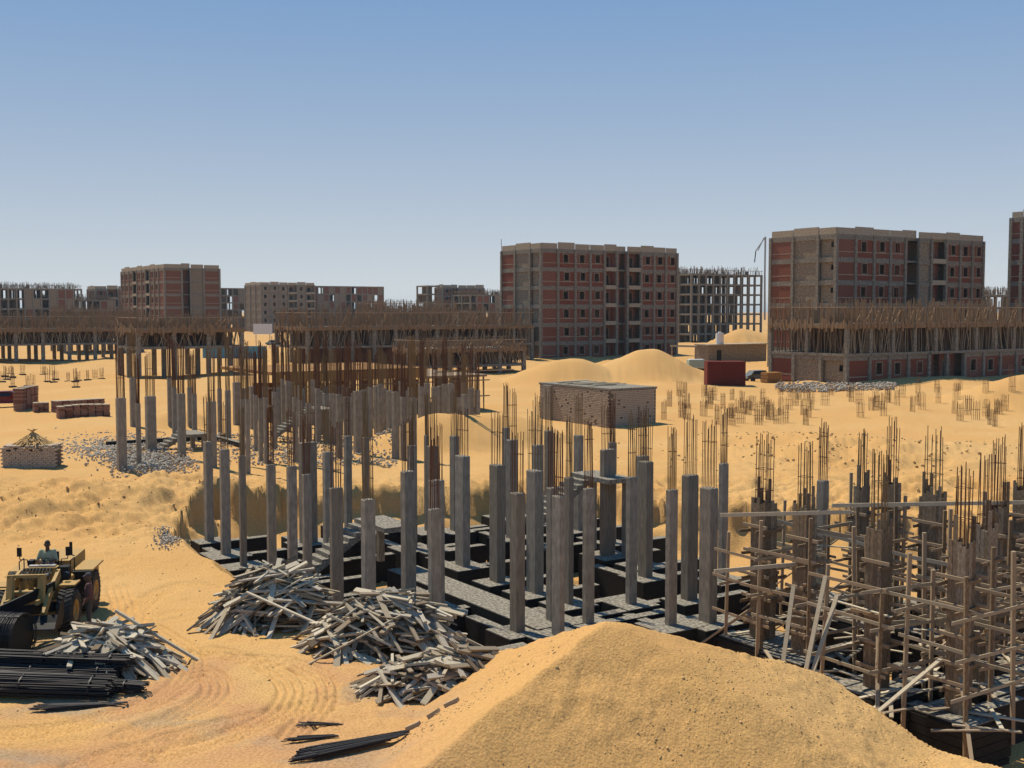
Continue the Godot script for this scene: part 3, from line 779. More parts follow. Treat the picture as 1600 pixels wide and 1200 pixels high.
func buildings() -> void:
	var front := [[3.8, "brick"], [4.0, "win"], [3.5, "win"], [3.4, "win"], [3.0, "bal"], [2.6, "rec"], [3.4, "bal"], [3.3, "win"], [3.0, "win"], [3.0, "win2"]]
	var left := [[4.6, "brick"], [5.0, "gray"], [3.4, "grayw"]]
	flats("six storey red brick block with grey frame behind the central sand heap", dp(845, 485, 211.0), front, left, 6, 3.4, M.brick)
	flats("six storey red brick block rising behind the scaffolded low block", dp(1305, 485, 171.0), [[4.2, "brick"], [4.2, "win"], [3.8, "win"], [3.6, "win"], [3.4, "rec"], [3.0, "gray"], [3.8, "bal"], [3.6, "win"], [3.2, "win"], [3.0, "win2"]], left, 6, 3.4, M.brick)
	flats("tall brick block cut off by the right edge beyond the scaffolding", dp(1612, 485, 186.0), front, [[2.0, "brick"], [2.0, "brick"]], 7, 3.45, M.brick)
	flats("brown brick block with balconies behind the left column field", dp(258, 485, 306.0), [[4.6, "brick"], [2.4, "rec"], [3.6, "gray"], [4.4, "brick"]], [[3.4, "win"], [4.6, "win"], [4, "win"], [4, "bal"], [4.6, "win"], [4, "win"], [4, "bal"], [4, "win"], [4, "win"], [5, "brick"]], 6, 3.4, M.brick2)
	flats("small distant brown block left of the balconied brick block", dp(150, 485, 420.0), [[4, "win"], [4, "bal"], [4, "win"], [4, "win"]], [[4, "brick"], [4, "win"], [4, "brick"]], 5, 3.4, M.brick2)
	flats("far grey plastered block with small dark windows", dp(408, 485, 478.0), [[4, "win"], [4, "win"], [4, "win"], [4, "bal"], [4, "win"], [4, "bal"]], [[6, "gray"], [6, "gray"], [6, "gray"]], 6, 3.3, M.grey_wall)
	bare_frame("long far concrete frame joined to the grey plastered block", dp(470, 485, 500.0), 40.0, 14.0, 6, 3.3, false, 0.75)
	bare_frame("dark distant frame between the brown and grey blocks", dp(345, 485, 520.0), 14.0, 12.0, 6, 3.2, false, 0.4)
	bare_frame("dark bare concrete frame bristling with bars at the far left", dp(-40, 485, 380.0), 34.0, 16.0, 5, 3.3, true, 0.35)
	bare_frame("lower bare frame right of the bristling far left frame", dp(60, 485, 400.0), 26.0, 14.0, 4, 3.2, true, 0.4)
	bare_frame("small bare frame tower left of the central brick block", dp(668, 485, 440.0), 5.0, 8.0, 6, 3.1, false)
	flats("distant brown block beside the small frame tower", dp(692, 485, 450.0), [[4, "win"], [3, "rec"], [4, "win"], [4, "brick"], [4, "win"]], [[3, "brick"], [3, "gray"]], 6, 3.0, M.brick2)
	bare_frame("low far frame with bars next to the central brick block", dp(735, 485, 430.0), 22.0, 12.0, 5, 3.0, true, 0.3)
	bare_frame("pale open concrete frame with workers and a pump boom on top", dp(1080, 485, 318.0), 27.0, 20.0, 7, 2.75, true)
	bare_frame("far frame top showing between the two right brick blocks", dp(1535, 485, 300.0), 20.0, 12.0, 4, 3.3, true)
	low_block("low brick and concrete block crowned with braced poles on the right", dp(1324, 485, 142.0), 42.0, 12.5, 3.6, 3.5, 2.9, true)
	low_block("long dark low block crowned with poles behind the plywood deck", dp(480, 485, 186.0), 44.0, 13.0, 3.1, 3.0, 3.2, false)
	low_block("square low block topped with brown poles behind the left columns", dp(215, 485, 150.0), 14.0, 9.0, 4.2, 2.2, 2.0, false)
	low_block("open ground storey with scaffold poles far left beyond the starter bars", dp(-20, 485, 196.0), 22.0, 12.0, 3.2, 2.4, 3.0, false)
	low_block("low scaffolded block between the far left frame and the brown block", dp(100, 485, 240.0), 16.0, 12.0, 3.2, 3.2, 3.2, false)
	low_block("far scaffolded block crowned with poles right of the grey plastered block", dp(590, 485, 300.0), 24.0, 12.0, 5.0, 3.4, 3.0, false)
	low_block("low timber shuttered block at the left foot of the central heap", dp(660, 485, 160.0), 17.0, 8.0, 1.2, 2.2, 1.6, false)
	# plywood deck under construction
	var t := thing("formwork_deck", "orange plywood slab formwork on timber posts behind the columns", "formwork", on(425, 660, 0.4), TH)
	bpart(t, "deck", M.ply, Vector3(7, 4.05, -6), Vector3(14, 0.25, 12))
	bpart(t, "deck", M.pole2, Vector3(17.2, 3.3, -6), Vector3(6.2, 0.2, 12))
	for k in 13:
		bpart(t, "edge_board", M.ply, Vector3(0.55 + k * 1.08, 3.7, 0.05 + R(0, 0.05)), Vector3(1.04, 0.75, 0.05))
	for k in 34:
		bpart(t, "shutter_board", M.ply, Vector3(R(0.2, 19.5), 1.5, -R(0.6, 5.0)), Vector3(R(0.3, 0.8), 3.1, 0.05))
	for k in 60:
		var x := 0.2 + k * 0.34
		var hh := 3.9 if x < 14.0 else 3.2
		for z in [R(-0.5, 0.0), R(-4.0, -2.0)]:
			part(t, "post", unit_box, M.pole2 if k % 2 else M.ply, bar_xf(Vector3(x + R(-0.1, 0.1), -0.3, z), Vector3(x, hh, z), 0.1, 0.08))
	for y in [1.5, 2.9]:
		bpart(t, "rail", M.pole2, Vector3(10, y, 0.1), Vector3(21, 0.1, 0.06))
	bpart(t, "rail", M.pole2, Vector3(19, 3.75, 0.2), Vector3(8, 0.1, 0.08))
	# pump boom above the pale frame
	var pb := thing("pump_boom", "thin folded concrete pump boom above the pale open frame", "boom", dp(1195, 500, 325.0), 0.0)
	var o := pb.position
	var q := [dp(1195, 432, 325) - o, dp(1196, 370, 325) - o, dp(1181, 392, 325) - o, dp(1179, 410, 325) - o]
	part(pb, "mast", unit_box, M.steel, bar_xf(Vector3.ZERO, q[0], 0.4, 0.4))
	part(pb, "mast", unit_box, M.steel, bar_xf(q[0], q[1], 0.38, 0.36))
	part(pb, "boom_arm", unit_box, M.steel, bar_xf(q[1], q[2], 0.3, 0.28))
	part(pb, "boom_arm", unit_box, M.steel, bar_xf(q[1] + Vector3(-0.5, -0.3, 0.4), q[2] + Vector3(0.5, 0, 0.4), 0.2, 0.2))
	part(pb, "hose", unit_box, M.black, bar_xf(q[2], q[3], 0.22, 0.2))
	# rods
	var an := thing("roof_rod", "thin upright rod on the central brick block's left parapet", "rod", dp(784, 395, 220.0), 0.0)
	part(an, "rod", unit_box, M.rebar_dark, bar_xf(Vector3(0, -1, 0), Vector3(-0.1, 2.6, 0), 0.07, 0.07))

# ------------------------------------------------------------------ smaller buildings and site things
func brick_hut() -> void:
	var c := on(953, 668, 0.4)
	var t := thing("block_hut", "pale block-built hut with flat slab roof in the middle of the sand", "hut", Vector3(c.x, 0.2, c.z), TH)
	var L := 4.6
	var D := 9.3
	var H := 3.0
	bpart(t, "core_wall", M.mortar, Vector3(L * 0.5, H * 0.5, -D * 0.5), Vector3(L - 0.04, H, D - 0.04))
	var faces := [[Vector3.ZERO, Basis.IDENTITY, L], [Vector3(0, 0, -D), Basis(Vector3.UP, -PI / 2), D]]
	for f in faces:
		var st := new_st()
		var n := int(f[2] / 0.26)
		for r in int(H / 0.135):
			for k in n:
				var x: float = (k + 0.5 + (0.25 if r % 2 else -0.25)) * 0.26
				if x > f[2] - 0.12 or x < 0.12: continue
				if rng.randf() < 0.03: continue
				bx(st, f[0] + f[1] * Vector3(x, r * 0.135 + 0.07, R(-0.012, 0.012)), Vector3(0.235, 0.11, 0.06), f[1])
		var o := spart(t, "brickwork", st, M.pale_brick)
		o.set_meta("kind", "stuff")
	bpart(t, "roof_slab", M.slab_top, Vector3(L * 0.5, H + 0.08, -D * 0.5), Vector3(L + 0.1, 0.16, D + 0.1))
	for k in 12:
		var q := Vector3(R(0.3, 1.2), H + 0.2 + R(0, 0.06), -D * R(0.3, 0.9))
		part(t, "roof_plank", unit_box, M.plank[rng.randi() % 5], bar_xf(q, q + Vector3(R(2.0, 3.2), R(-0.02, 0.05), R(-0.6, 0.6)), 0.25, 0.05))
	bpart(t, "pier", M.concrete2, Vector3(-0.12, H * 0.5, -D * 0.86), Vector3(0.3, H, 1.1))
func site_things() -> void:
	var p := on(1135, 606, 0.4)
	var t := thing("rusty_container", "rust red sheet metal box standing in the sand", "container", p, 0.0)
	var W := 60.0 * -p.z / F
	var H := 38.0 * -p.z / F
	bpart(t, "body", M.rust, Vector3(0, H * 0.5, -1.2), Vector3(W, H, 2.3))
	for k in 16:
		bpart(t, "rib", M.rust, Vector3(-W * 0.5 + (k + 0.5) * W / 16, H * 0.5, -0.03), Vector3(W / 32, H - 0.25, 0.06))
	bpart(t, "top_rail", M.rust, Vector3(0, H - 0.05, -0.01), Vector3(W + 0.04, 0.12, 0.1))
	bpart(t, "bottom_rail", M.rust, Vector3(0, 0.08, -0.01), Vector3(W + 0.04, 0.14, 0.1))
	p = on(1087, 583, 0.4)
	t = thing("green_tank", "small pale green tank on a dark trailer left of the rusty box", "tank", p, 0.1)
	bpart(t, "tank_body", M.green, Vector3(0, 1.5, 0), Vector3(2.3, 1.1, 1.5))
	bpart(t, "lid", M.white, Vector3(0, 2.1, 0), Vector3(2.1, 0.12, 1.3))
	bpart(t, "chassis", M.black, Vector3(0.3, 0.7, 0), Vector3(3.4, 0.3, 1.3))
	for k in [-1, 1]: part(t, "wheel", unit_cyl, M.tyre, Transform3D(Basis(Vector3.RIGHT, PI / 2) * Basis.from_scale(Vector3(0.9, 0.25, 0.9)), Vector3(k * 0.8, 0.45, 0.7)))
	p = on(1120, 566, 0.4)
	t = thing("site_shed", "low grey shed with flat roof and dark doorway behind the rusty box", "shed", Vector3(p.x, 0.3, p.z), TH)
	bpart(t, "wall", M.grey_wall, Vector3(5, 1.5, -1.5), Vector3(14, 3.0, 3.0))
	bpart(t, "roof", M.pale, Vector3(5, 3.1, -1.4), Vector3(14.6, 0.2, 3.6))
	bpart(t, "door", M.black, Vector3(0.5, 1.1, 0.02), Vector3(1.0, 2.2, 0.08))
	p = dp(1128, 552, -p.z - 1.0)
	t = thing("water_tank", "white water tank on the low shed roof", "tank", Vector3(p.x, 3.5, p.z - 2.2), 0.0)
	part(t, "tank_body", unit_cyl, M.white, Transform3D(Basis.from_scale(Vector3(1.4, 1.9, 1.4)), Vector3(0, 0.95, 0)))
	part(t, "cap", unit_cyl, M.white, Transform3D(Basis.from_scale(Vector3(0.6, 0.25, 0.6)), Vector3(0, 2.0, 0)))
	p = on(1068, 572, 0.4)
	t = thing("timber_gate_frame", "pale timber portal frame at the foot of the central heap", "frame", p, 0.0)
	for k in [-1.9, 1.9]: part(t, "post", unit_box, M.pole2, bar_xf(Vector3(k, -0.3, 0), Vector3(k, 3.4, 0), 0.2, 0.2))
	part(t, "beam", unit_box, M.pale, bar_xf(Vector3(-2.1, 3.45, 0), Vector3(2.1, 3.35, 0), 0.3, 0.3))
	part(t, "brace", unit_box, M.pole, bar_xf(Vector3(-1.8, 1.2, 0.15), Vector3(1.6, -0.1, 0.15), 0.12, 0.08))
	p = on(1186, 592, 0.4)
	t = thing("parked_car", "grey car parked by the rubble between rusty box and low block", "car", p, 0.3)
	car(t, mat(lin(0.12, 0.13, 0.13), 0.35))
	p = on(429, 541, 0.4)
	t = thing("parked_car", "pale blue car far off by the grey plastered block", "car", p, 0.0)
	car(t, mat(lin(0.2, 0.32, 0.36), 0.35))
	p = on(10, 637, 0.4)
	t = thing("parked_car", "dark red vehicle cut off by the left edge beside brick stacks", "car", p, 0.2)
	car(t, mat(lin(0.13, 0.02, 0.02), 0.4))
	p = on(370, 562, 0.4)
	t = thing("blue_hoarding", "blue sheet hoarding on the sand behind the left columns", "hoarding", p, -0.25)
	for k in 8: bpart(t, "sheet", M.blue, Vector3(-6.0 + k * 1.6, 1.15, R(0, 0.06)), Vector3(1.56, 2.3, 0.06))
	bpart(t, "rail", M.pole, Vector3(-0.4, 0.5, -0.1), Vector3(13, 0.1, 0.08))
	p = on(411, 545, 0.4)
	t = thing("notice_board", "small pale board on posts before the grey plastered block", "sign", p, 0.0)
	bpart(t, "board", M.white, Vector3(0, 5.0, 0), Vector3(4.4, 2.4, 0.1))
	for k in [-1.6, 1.6]: bpart(t, "post", M.steel, Vector3(k, 1.9, -0.06), Vector3(0.15, 4.2, 0.15))
	# orange sheet pile by the low block
	p = on(1205, 594, 0.4)
	t = thing("plywood_stack", "stack of orange plywood sheets beside the low block's corner", "plywood", p, 0.5)
	for k in 8: bpart(t, "sheet", M.ply, Vector3(R(-0.1, 0.1), 0.1 + k * 0.17, R(-0.1, 0.1)), Vector3(2.4, 0.15, 1.3), Basis(Vector3.UP, R(-0.05, 0.05)))
func car(t: Node3D, paint: Material) -> void:
	var st := new_st()
	var prof := [Vector2(-2.1, 0.4), Vector2(-2.15, 0.8), Vector2(-1.6, 0.95), Vector2(-1.1, 1.45), Vector2(0.5, 1.5), Vector2(1.1, 1.0), Vector2(2.0, 0.88), Vector2(2.15, 0.6), Vector2(2.1, 0.4)]
	for i in prof.size():
		var a: Vector2 = prof[i]
		var b: Vector2 = prof[(i + 1) % prof.size()]
		var wa := 0.66 if a.y > 1.2 else 0.85
		var wb := 0.66 if b.y > 1.2 else 0.85
		var A := Vector3(a.x, a.y, wa); var B := Vector3(b.x, b.y, wb)
		var C := Vector3(b.x, b.y, -wb); var D := Vector3(a.x, a.y, -wa)
		for v in [A, B, C, A, C, D]: st.add_vertex(v)
		for s in [1.0, -1.0]:
			for v in [Vector3(0, 0.7, 0.86 * s), Vector3(A.x, A.y, wa * s), Vector3(B.x, B.y, wb * s)]: st.add_vertex(v)
	st.generate_normals()
	spart(t, "body", st, paint)
	for s in [-1, 1]:
		bpart(t, "window", M.glass, Vector3(-0.3, 1.2, s * 0.765), Vector3(1.7, 0.32, 0.06), Basis(Vector3.RIGHT, -s * 0.4))
		for x in [-1.35, 1.35]:
			part(t, "wheel", unit_cyl, M.tyre, Transform3D(Basis(Vector3.RIGHT, PI / 2) * Basis.from_scale(Vector3(0.66, 0.2, 0.66)), Vector3(x, 0.33, s * 0.82)))
	bpart(t, "windscreen", M.glass, Vector3(0.84, 1.25, 0), Vector3(0.05, 0.62, 1.25), Basis(Vector3.BACK, 0.85))

func brick_stacks() -> void:
	var rows := [[[89, 656], [171, 652], 7, 1.0, "front row"], [[84, 646], [160, 640], 8, 1.05, "back row"], [[52, 646], [76, 645], 3, 0.9, "short row"], [[28, 644], [54, 640], 4, 2.0, "tall row"]]
	for r in rows:
		var a := on(r[0][0], r[0][1], 0.4)
		var b := on(r[1][0], r[1][1], 0.4)
		for k in r[2]:
			var p := a.lerp(b, (k + 0.5) / r[2])
			var w: float = a.distance_to(b) / r[2]
			var t := thing("brick_stack", "%s of strapped red brick packs, dust-topped, on the left sand" % r[4], "bricks", gy(p), atan2(-(b - a).z, (b - a).x), "brick packs in the " + r[4])
			var layers := int(r[3] / 0.16)
			for l in layers:
				bpart(t, "brick_layer", M.brick_pack if rng.randf() < 0.6 else M.brick2, Vector3(R(-0.02, 0.02), l * 0.16 + 0.09, R(-0.02, 0.02)), Vector3(w * R(0.78, 0.9), 0.14, R(0.85, 0.98)))
			bpart(t, "dust_cover", M.pale, Vector3(0, layers * 0.16 + 0.03, 0), Vector3(w * 0.9, 0.05, 0.95))
	# stack of pale blocks with a heap of sand and reed on top
	var c := on(46, 733, 0.4)
	var t := thing("block_stack", "stack of pale loose bricks with a sandy straw heap on top", "bricks", c, 0.12)
	var st := new_st()
	for y in 12:
		for k in 12:
			for z in 6:
				if z > 0 and z < 5 and y < 9: continue
				if y > 8 and rng.randf() < 0.3: continue
				bx(st, Vector3(-1.4 + k * 0.245 + (0.1 if y % 2 else 0.0) + R(-0.015, 0.015), y * 0.105 + 0.05, -z * 0.24 + R(-0.02, 0.02)), Vector3(0.225, 0.095, 0.22), Basis(Vector3.UP, R(-0.06, 0.06)))
	var o := spart(t, "brickwork", st, M.pale_brick)
	o.set_meta("kind", "stuff")
	bpart(t, "core", M.mortar, Vector3(0, 0.5, -0.6), Vector3(2.6, 0.98, 0.9))
	var hp := new_st()
	for k in 420:
		var an := R(0, TAU)
		var rr := R(0, 1.0)
		var b := Vector3(cos(an) * rr * 1.25, 1.15 + (1.0 - rr) * 0.8, -0.8 + sin(an) * rr * 0.8)
		var d := Vector3(cos(an), -0.6, sin(an)).normalized() * R(0.15, 0.4)
		bar(hp, b - d, b + d, 0.04, 0.03)
	o = spart(t, "straw_heap", hp, M.clod)
	o.set_meta("kind", "stuff")

func plank_pile(label: String, c: Vector3, rx: float, rz: float, h: float, n: int, lean: float, lmin: float, lmax: float) -> void:
	var t := thing("plank_pile", label, "plank pile", c, 0.0)
	for i in n:
		var an := R(0, TAU)
		var rr := sqrt(rng.randf()) * 0.92
		var ex := cos(an) * rr
		var ez := sin(an) * rr
		var top := h * (1.0 - rr * rr) + 0.05
		var lay := rng.randf()
		var y := top * (lay if i % 3 else R(0.85, 1.0)) + 0.04
		var yaw := lean + rng.randfn(0.0, 0.75)
		var len := R(lmin, lmax) * (1.0 if rng.randf() < 0.85 else 1.4)
		var dir := Vector3(cos(yaw), 0, sin(yaw))
		# lie along the flank of the heap
		var slope := -2.0 * h * (ex * dir.x / rx + ez * dir.z / rz) * 0.55
		dir = Vector3(dir.x, clampf(slope, -0.6, 0.6) + R(-0.10, 0.10), dir.z).normalized()
		var p := Vector3(ex * rx, y, ez * rz)
		var gyy := height(c.x + p.x, -(c.z + p.z)) - c.y
		p.y += gyy
		var low: float = p.y - absf(dir.y) * len * 0.5 - gyy
		if low < 0.0: p.y -= low * 0.8
		var tw := bar_xf(p - dir * len * 0.5, p + dir * len * 0.5, R(0.05, 0.19), R(0.022, 0.075))
		tw.basis = Basis(dir, R(-0.5, 0.5)) * tw.basis
		part(t, "plank", unit_box, M.plank[rng.randi() % 7], tw)
func yard() -> void:
	plank_pile("tangled heap of grey planks at the pit's left edge with long ones on top", on(432, 975), 1.75, 1.3, 1.65, 290, -0.55, 0.7, 2.3)
	plank_pile("widest heap of grey planks between two others by the pit", on(607, 1018), 2.3, 1.4, 1.5, 298, 0.5, 0.6, 2.0)
	plank_pile("low heap of short stout timbers at the foot of the sand pile", on(672, 1082), 1.6, 0.95, 0.8, 210, 0.2, 0.5, 1.5)
	plank_pile("heap of weathered planks behind the dark rebar bundles", on(165, 1048), 1.6, 1.15, 1.0, 260, 0.15, 0.7, 2.2)
	# long planks thrown over the heaps
	for l in [[322, 990, 462, 896, 33.6], [330, 985, 470, 905, 33.2], [385, 925, 520, 985, 32.4], [650, 950, 775, 1030, 31.0], [640, 965, 800, 1032, 30.4], [45, 1045, 110, 985, 30.0], [118, 992, 232, 1040, 29.2], [100, 1045, 195, 993, 29.4], [270, 1000, 325, 988, 33.0]]:
		var a := dp(l[0], l[1], l[4])
		var b := dp(l[2], l[3], l[4] - 0.2)
		var o := thing("long_plank", "long pale plank lying across the top of a plank heap", "plank", a, 0.0, "long planks on the heaps")
		part(o, "board", unit_box, M.plank[3], bar_xf(Vector3.ZERO, b - a, 0.12, 0.04))
	# coil of wire rod
	var c := on(-14, 1034)
	var t := thing("wire_coil", "big coil of dark steel wire rod in front of the loader bucket", "coil", c + Vector3(0, 0.64, 0), -0.12)
	var st := new_st()
	for k in 130:
		var x := -1.6 + 2.55 * k / 130.0
		var rad := R(0.57, 0.64)
		var tl := R(-0.05, 0.05)
		var prev := Vector3()
		for s in 27:
			var an := TAU * s / 26.0
			var q := Vector3(x + sin(an) * tl + R(-0.004, 0.004), cos(an) * rad, sin(an) * rad)
			if s > 0: bar(st, prev, q, 0.021, 0.021)
			prev = q
	var o := spart(t, "wire_windings", st, M.rebar_dark)
	o.set_meta("kind", "stuff")
	part(t, "inner_windings", unit_cyl, M.black, Transform3D(Basis(Vector3.BACK, PI / 2) * Basis.from_scale(Vector3(1.12, 2.45, 1.12)), Vector3(-0.33, 0, 0)))
	for a in [0.4, 2.3, 4.2]:
		part(t, "tie", unit_box, M.rebar_dark, bar_xf(Vector3(-1.6, cos(a) * 0.65, sin(a) * 0.65), Vector3(0.95, cos(a) * 0.65, sin(a) * 0.65), 0.03, 0.02))
	# straight bundles
	for b in [[188, 1072, 0.0, 0.22, "upper bundle of black rebar with cut ends by the plank heap"], [178, 1096, 0.0, 0.25, "lower nearest bundle of black rebar on the yard sand"], [206, 1070, 0.35, 0.16, "thin bundle of black rebar on top of the others"], [228, 1090, 0.0, 0.14, "short bundle of black rebar poking out past the others"]]:
		var e := on(b[0], b[1])
		t = thing("rebar_bundle", b[4], "rebar", e + Vector3(0, b[2], 0), 0.0)
		st = new_st()
		var r: float = b[3]
		var len := 8.0 if b[3] > 0.15 else 4.0
		for k in int(1500 * r * r) + 20:
			var an := R(0, TAU)
			var rr := sqrt(rng.randf()) * r
			var q := Vector3(R(-0.12, 0.05), r + sin(an) * rr, cos(an) * rr * 1.5)
			rod(st, q, q + Vector3(-len, R(-0.05, 0.05) + 0.12, R(-0.25, 0.1) - 0.45), 0.014)
		o = spart(t, "bars", st, M.rebar_dark)
		o.set_meta("kind", "stuff")
		for x in [-0.5, -2.2]:
			part(t, "tie_wire", unit_cyl, M.rebar_dark, Transform3D(Basis(Vector3.BACK, PI / 2) * Basis.from_scale(Vector3(r * 2.06, 0.03, r * 3.1)), Vector3(x, r + 0.02, x * 0.07)))
	for b in [[45, 1116, 200, 1105, 40, "thin scatter of dark bars before the rebar bundles"], [452, 1196, 640, 1166, 110, "fan of dark bars on the sand at the foot of the near pile"], [440, 1166, 535, 1156, 16, "few dark bars on reddish sand"], [462, 1136, 540, 1138, 9, "small sliver of dark bars near the tyre tracks"]]:
		var a := on(b[0], b[1])
		var e := on(b[2], b[3])
		t = thing("loose_bars", b[5], "rebar", a, 0.0)
		st = new_st()
		for k in b[4]:
			var s := R(0, 0.3)
			var f := R(0.65, 1.0)
			var off := Vector3(0, 0.02 + R(0, 0.09), R(-0.22, 0.22) * (b[4] / 110.0 + 0.3))
			var p0 := (e - a) * s + off
			var p1 := (e - a) * f + off * 0.5
			p0.y = maxf(p0.y, height(a.x + p0.x, -(a.z + p0.z)) - a.y + 0.02 + off.y * 0.5)
			p1.y = maxf(p1.y, height(a.x + p1.x, -(a.z + p1.z)) - a.y + 0.02 + off.y * 0.3)
			rod(st, p0, p1, 0.013)
		o = spart(t, "bars", st, M.rebar_dark)
		o.set_meta("kind", "stuff")
	for l in [[670, 1170, 686, 1162, "grey block lying lower on the flank of the near sand pile"], [696, 1162, 716, 1152, "grey block lying higher on the flank of the near sand pile"], [636, 1200, 656, 1190, "pale timber end half sunk in the near sand pile"]]:
		var a := dp(l[0], l[1], 24.6)
		a = gy(a)
		var e := gy(dp(l[2], l[3], 24.5))
		t = thing("timber_block", l[4], "timber", a + Vector3(0, 0.04, 0), 0.0)
		part(t, "block", unit_box, M.plank[2], bar_xf(Vector3.ZERO, e - a, 0.12, 0.1))

# ------------------------------------------------------------------ people
func body_mesh(sets: Array) -> ArrayMesh:      # each set: [cell, bones]; bone: a, b, ra, rb, colour
	var out := new_st()
	for s in sets:
		var cell: float = s[0]
		var bones: Array = s[1]
		var lo := Vector3.ONE * 1e9
		var hi := -lo
		for b in bones:
			var m := Vector3.ONE * (maxf(b[2], b[3]) + cell * 2.5)
			lo = lo.min(b[0] - m).min(b[1] - m)
			hi = hi.max(b[0] + m).max(b[1] + m)
		var nx := int((hi.x - lo.x) / cell) + 2
		var ny := int((hi.y - lo.y) / cell) + 2
		var nz := int((hi.z - lo.z) / cell) + 2
		var f := PackedFloat32Array()
		f.resize(nx * ny * nz)
		f.fill(0.2)
		var k := cell * 1.6
		for b in bones:
			var pa: Vector3 = b[0]
			var ab: Vector3 = b[1] - b[0]
			var l2 := maxf(ab.length_squared(), 1e-8)
			var m := maxf(b[2], b[3]) + cell * 2.5
			var q0 := ((pa.min(b[1]) - Vector3.ONE * m - lo) / cell).floor()
			var q1 := ((pa.max(b[1]) + Vector3.ONE * m - lo) / cell).ceil()
			for z in range(maxi(0, int(q0.z)), mini(nz, int(q1.z) + 1)):
				for y in range(maxi(0, int(q0.y)), mini(ny, int(q1.y) + 1)):
					for x in range(maxi(0, int(q0.x)), mini(nx, int(q1.x) + 1)):
						var p := lo + Vector3(x, y, z) * cell
						var t := clampf((p - pa).dot(ab) / l2, 0, 1)
						var dd := p.distance_to(pa + ab * t) - lerpf(b[2], b[3], t)
						var id := (z * ny + y) * nx + x
						var o := f[id]
						var hh := maxf(k - absf(o - dd), 0.0) / k
						f[id] = minf(o, dd) - hh * hh * k * 0.25
		var vid := {}
		var verts := PackedVector3Array()
		var cols := PackedColorArray()
		for z in nz - 1:
			for y in ny - 1:
				for x in nx - 1:
					var id := (z * ny + y) * nx + x
					var acc := Vector3()
					var cnt := 0
					var v := [f[id], f[id + 1], f[id + nx], f[id + nx + 1], f[id + nx * ny], f[id + nx * ny + 1], f[id + nx * ny + nx], f[id + nx * ny + nx + 1]]
					var neg := 0
					for q in 8:
						if v[q] < 0.0: neg += 1
					if neg == 0 or neg == 8: continue
					for e in [[0, 1], [2, 3], [4, 5], [6, 7], [0, 2], [1, 3], [4, 6], [5, 7], [0, 4], [1, 5], [2, 6], [3, 7]]:
						var va: float = v[e[0]]
						var vb: float = v[e[1]]
						if (va < 0.0) != (vb < 0.0):
							var t := va / (va - vb)
							var A := Vector3(e[0] & 1, (e[0] >> 1) & 1, e[0] >> 2)
							var B := Vector3(e[1] & 1, (e[1] >> 1) & 1, e[1] >> 2)
							acc += A.lerp(B, t); cnt += 1
					var p := lo + (Vector3(x, y, z) + acc / cnt) * cell
					var best := 1e9
					var col := Color.WHITE
					for b in bones:
						var ab: Vector3 = b[1] - b[0]
						var t := clampf((p - b[0]).dot(ab) / maxf(ab.length_squared(), 1e-8), 0, 1)
						var dd: float = p.distance_to(b[0] + ab * t) - lerpf(b[2], b[3], t)
						if dd < best: best = dd; col = b[4]
					vid[id] = verts.size()
					verts.append(p); cols.append(col)
		var idx := PackedInt32Array()
		var sx := 1
		var sy := nx
		var sz := nx * ny
		for id in vid:
			for ax in [[sx, sy, sz], [sy, sz, sx], [sz, sx, sy]]:
				var nb: int = id + ax[0]
				if nb >= f.size(): continue
				if (f[id] < 0.0) == (f[nb] < 0.0): continue
				var a: int = id
				var b: int = id - ax[1]
				var c: int = id - ax[1] - ax[2]
				var d: int = id - ax[2]
				if not (vid.has(b) and vid.has(c) and vid.has(d)): continue
				if f[id] < 0.0: idx.append_array([vid[a], vid[c], vid[b], vid[a], vid[d], vid[c]])
				else: idx.append_array([vid[a], vid[b], vid[c], vid[a], vid[c], vid[d]])
		var arr := []
		arr.resize(Mesh.ARRAY_MAX)
		arr[Mesh.ARRAY_VERTEX] = verts
		arr[Mesh.ARRAY_COLOR] = cols
		arr[Mesh.ARRAY_INDEX] = idx
		var m := ArrayMesh.new()
		m.add_surface_from_arrays(Mesh.PRIMITIVE_TRIANGLES, arr)
		var st2 := SurfaceTool.new()
		st2.create_from(m, 0)
		st2.generate_normals()
		out.append_from(st2.commit(), 0, Transform3D.IDENTITY)
	return out.commit()
func hand(w: Vector3, dir: Vector3, side: Vector3, curl: Vector3, c: Color) -> Array:
	var b := []
	dir = dir.normalized(); side = side.normalized(); curl = curl.normalized()
	var palm := w + dir * 0.085
	b.append([w, palm + side * 0.022, 0.026, 0.024, c]); b.append([w, palm - side * 0.022, 0.026, 0.022, c])
	var ls := [0.07, 0.08, 0.075, 0.06]
	for k in 4:
		var r0 := palm + side * (0.03 - 0.02 * k)
		var r1: Vector3 = r0 + (dir * 0.8 + curl * 0.5).normalized() * ls[k] * 0.55
		var r2: Vector3 = r1 + (dir * 0.35 + curl * 0.9).normalized() * ls[k] * 0.6
		b.append([r0, r1, 0.0095, 0.009, c]); b.append([r1, r2, 0.009, 0.0075, c])
	var t1 := w + dir * 0.03 + side * 0.045
	b.append([w + dir * 0.02 + side * 0.02, t1, 0.015, 0.012, c]); b.append([t1, t1 + (dir + curl * 0.5).normalized() * 0.05, 0.012, 0.009, c])
	return b
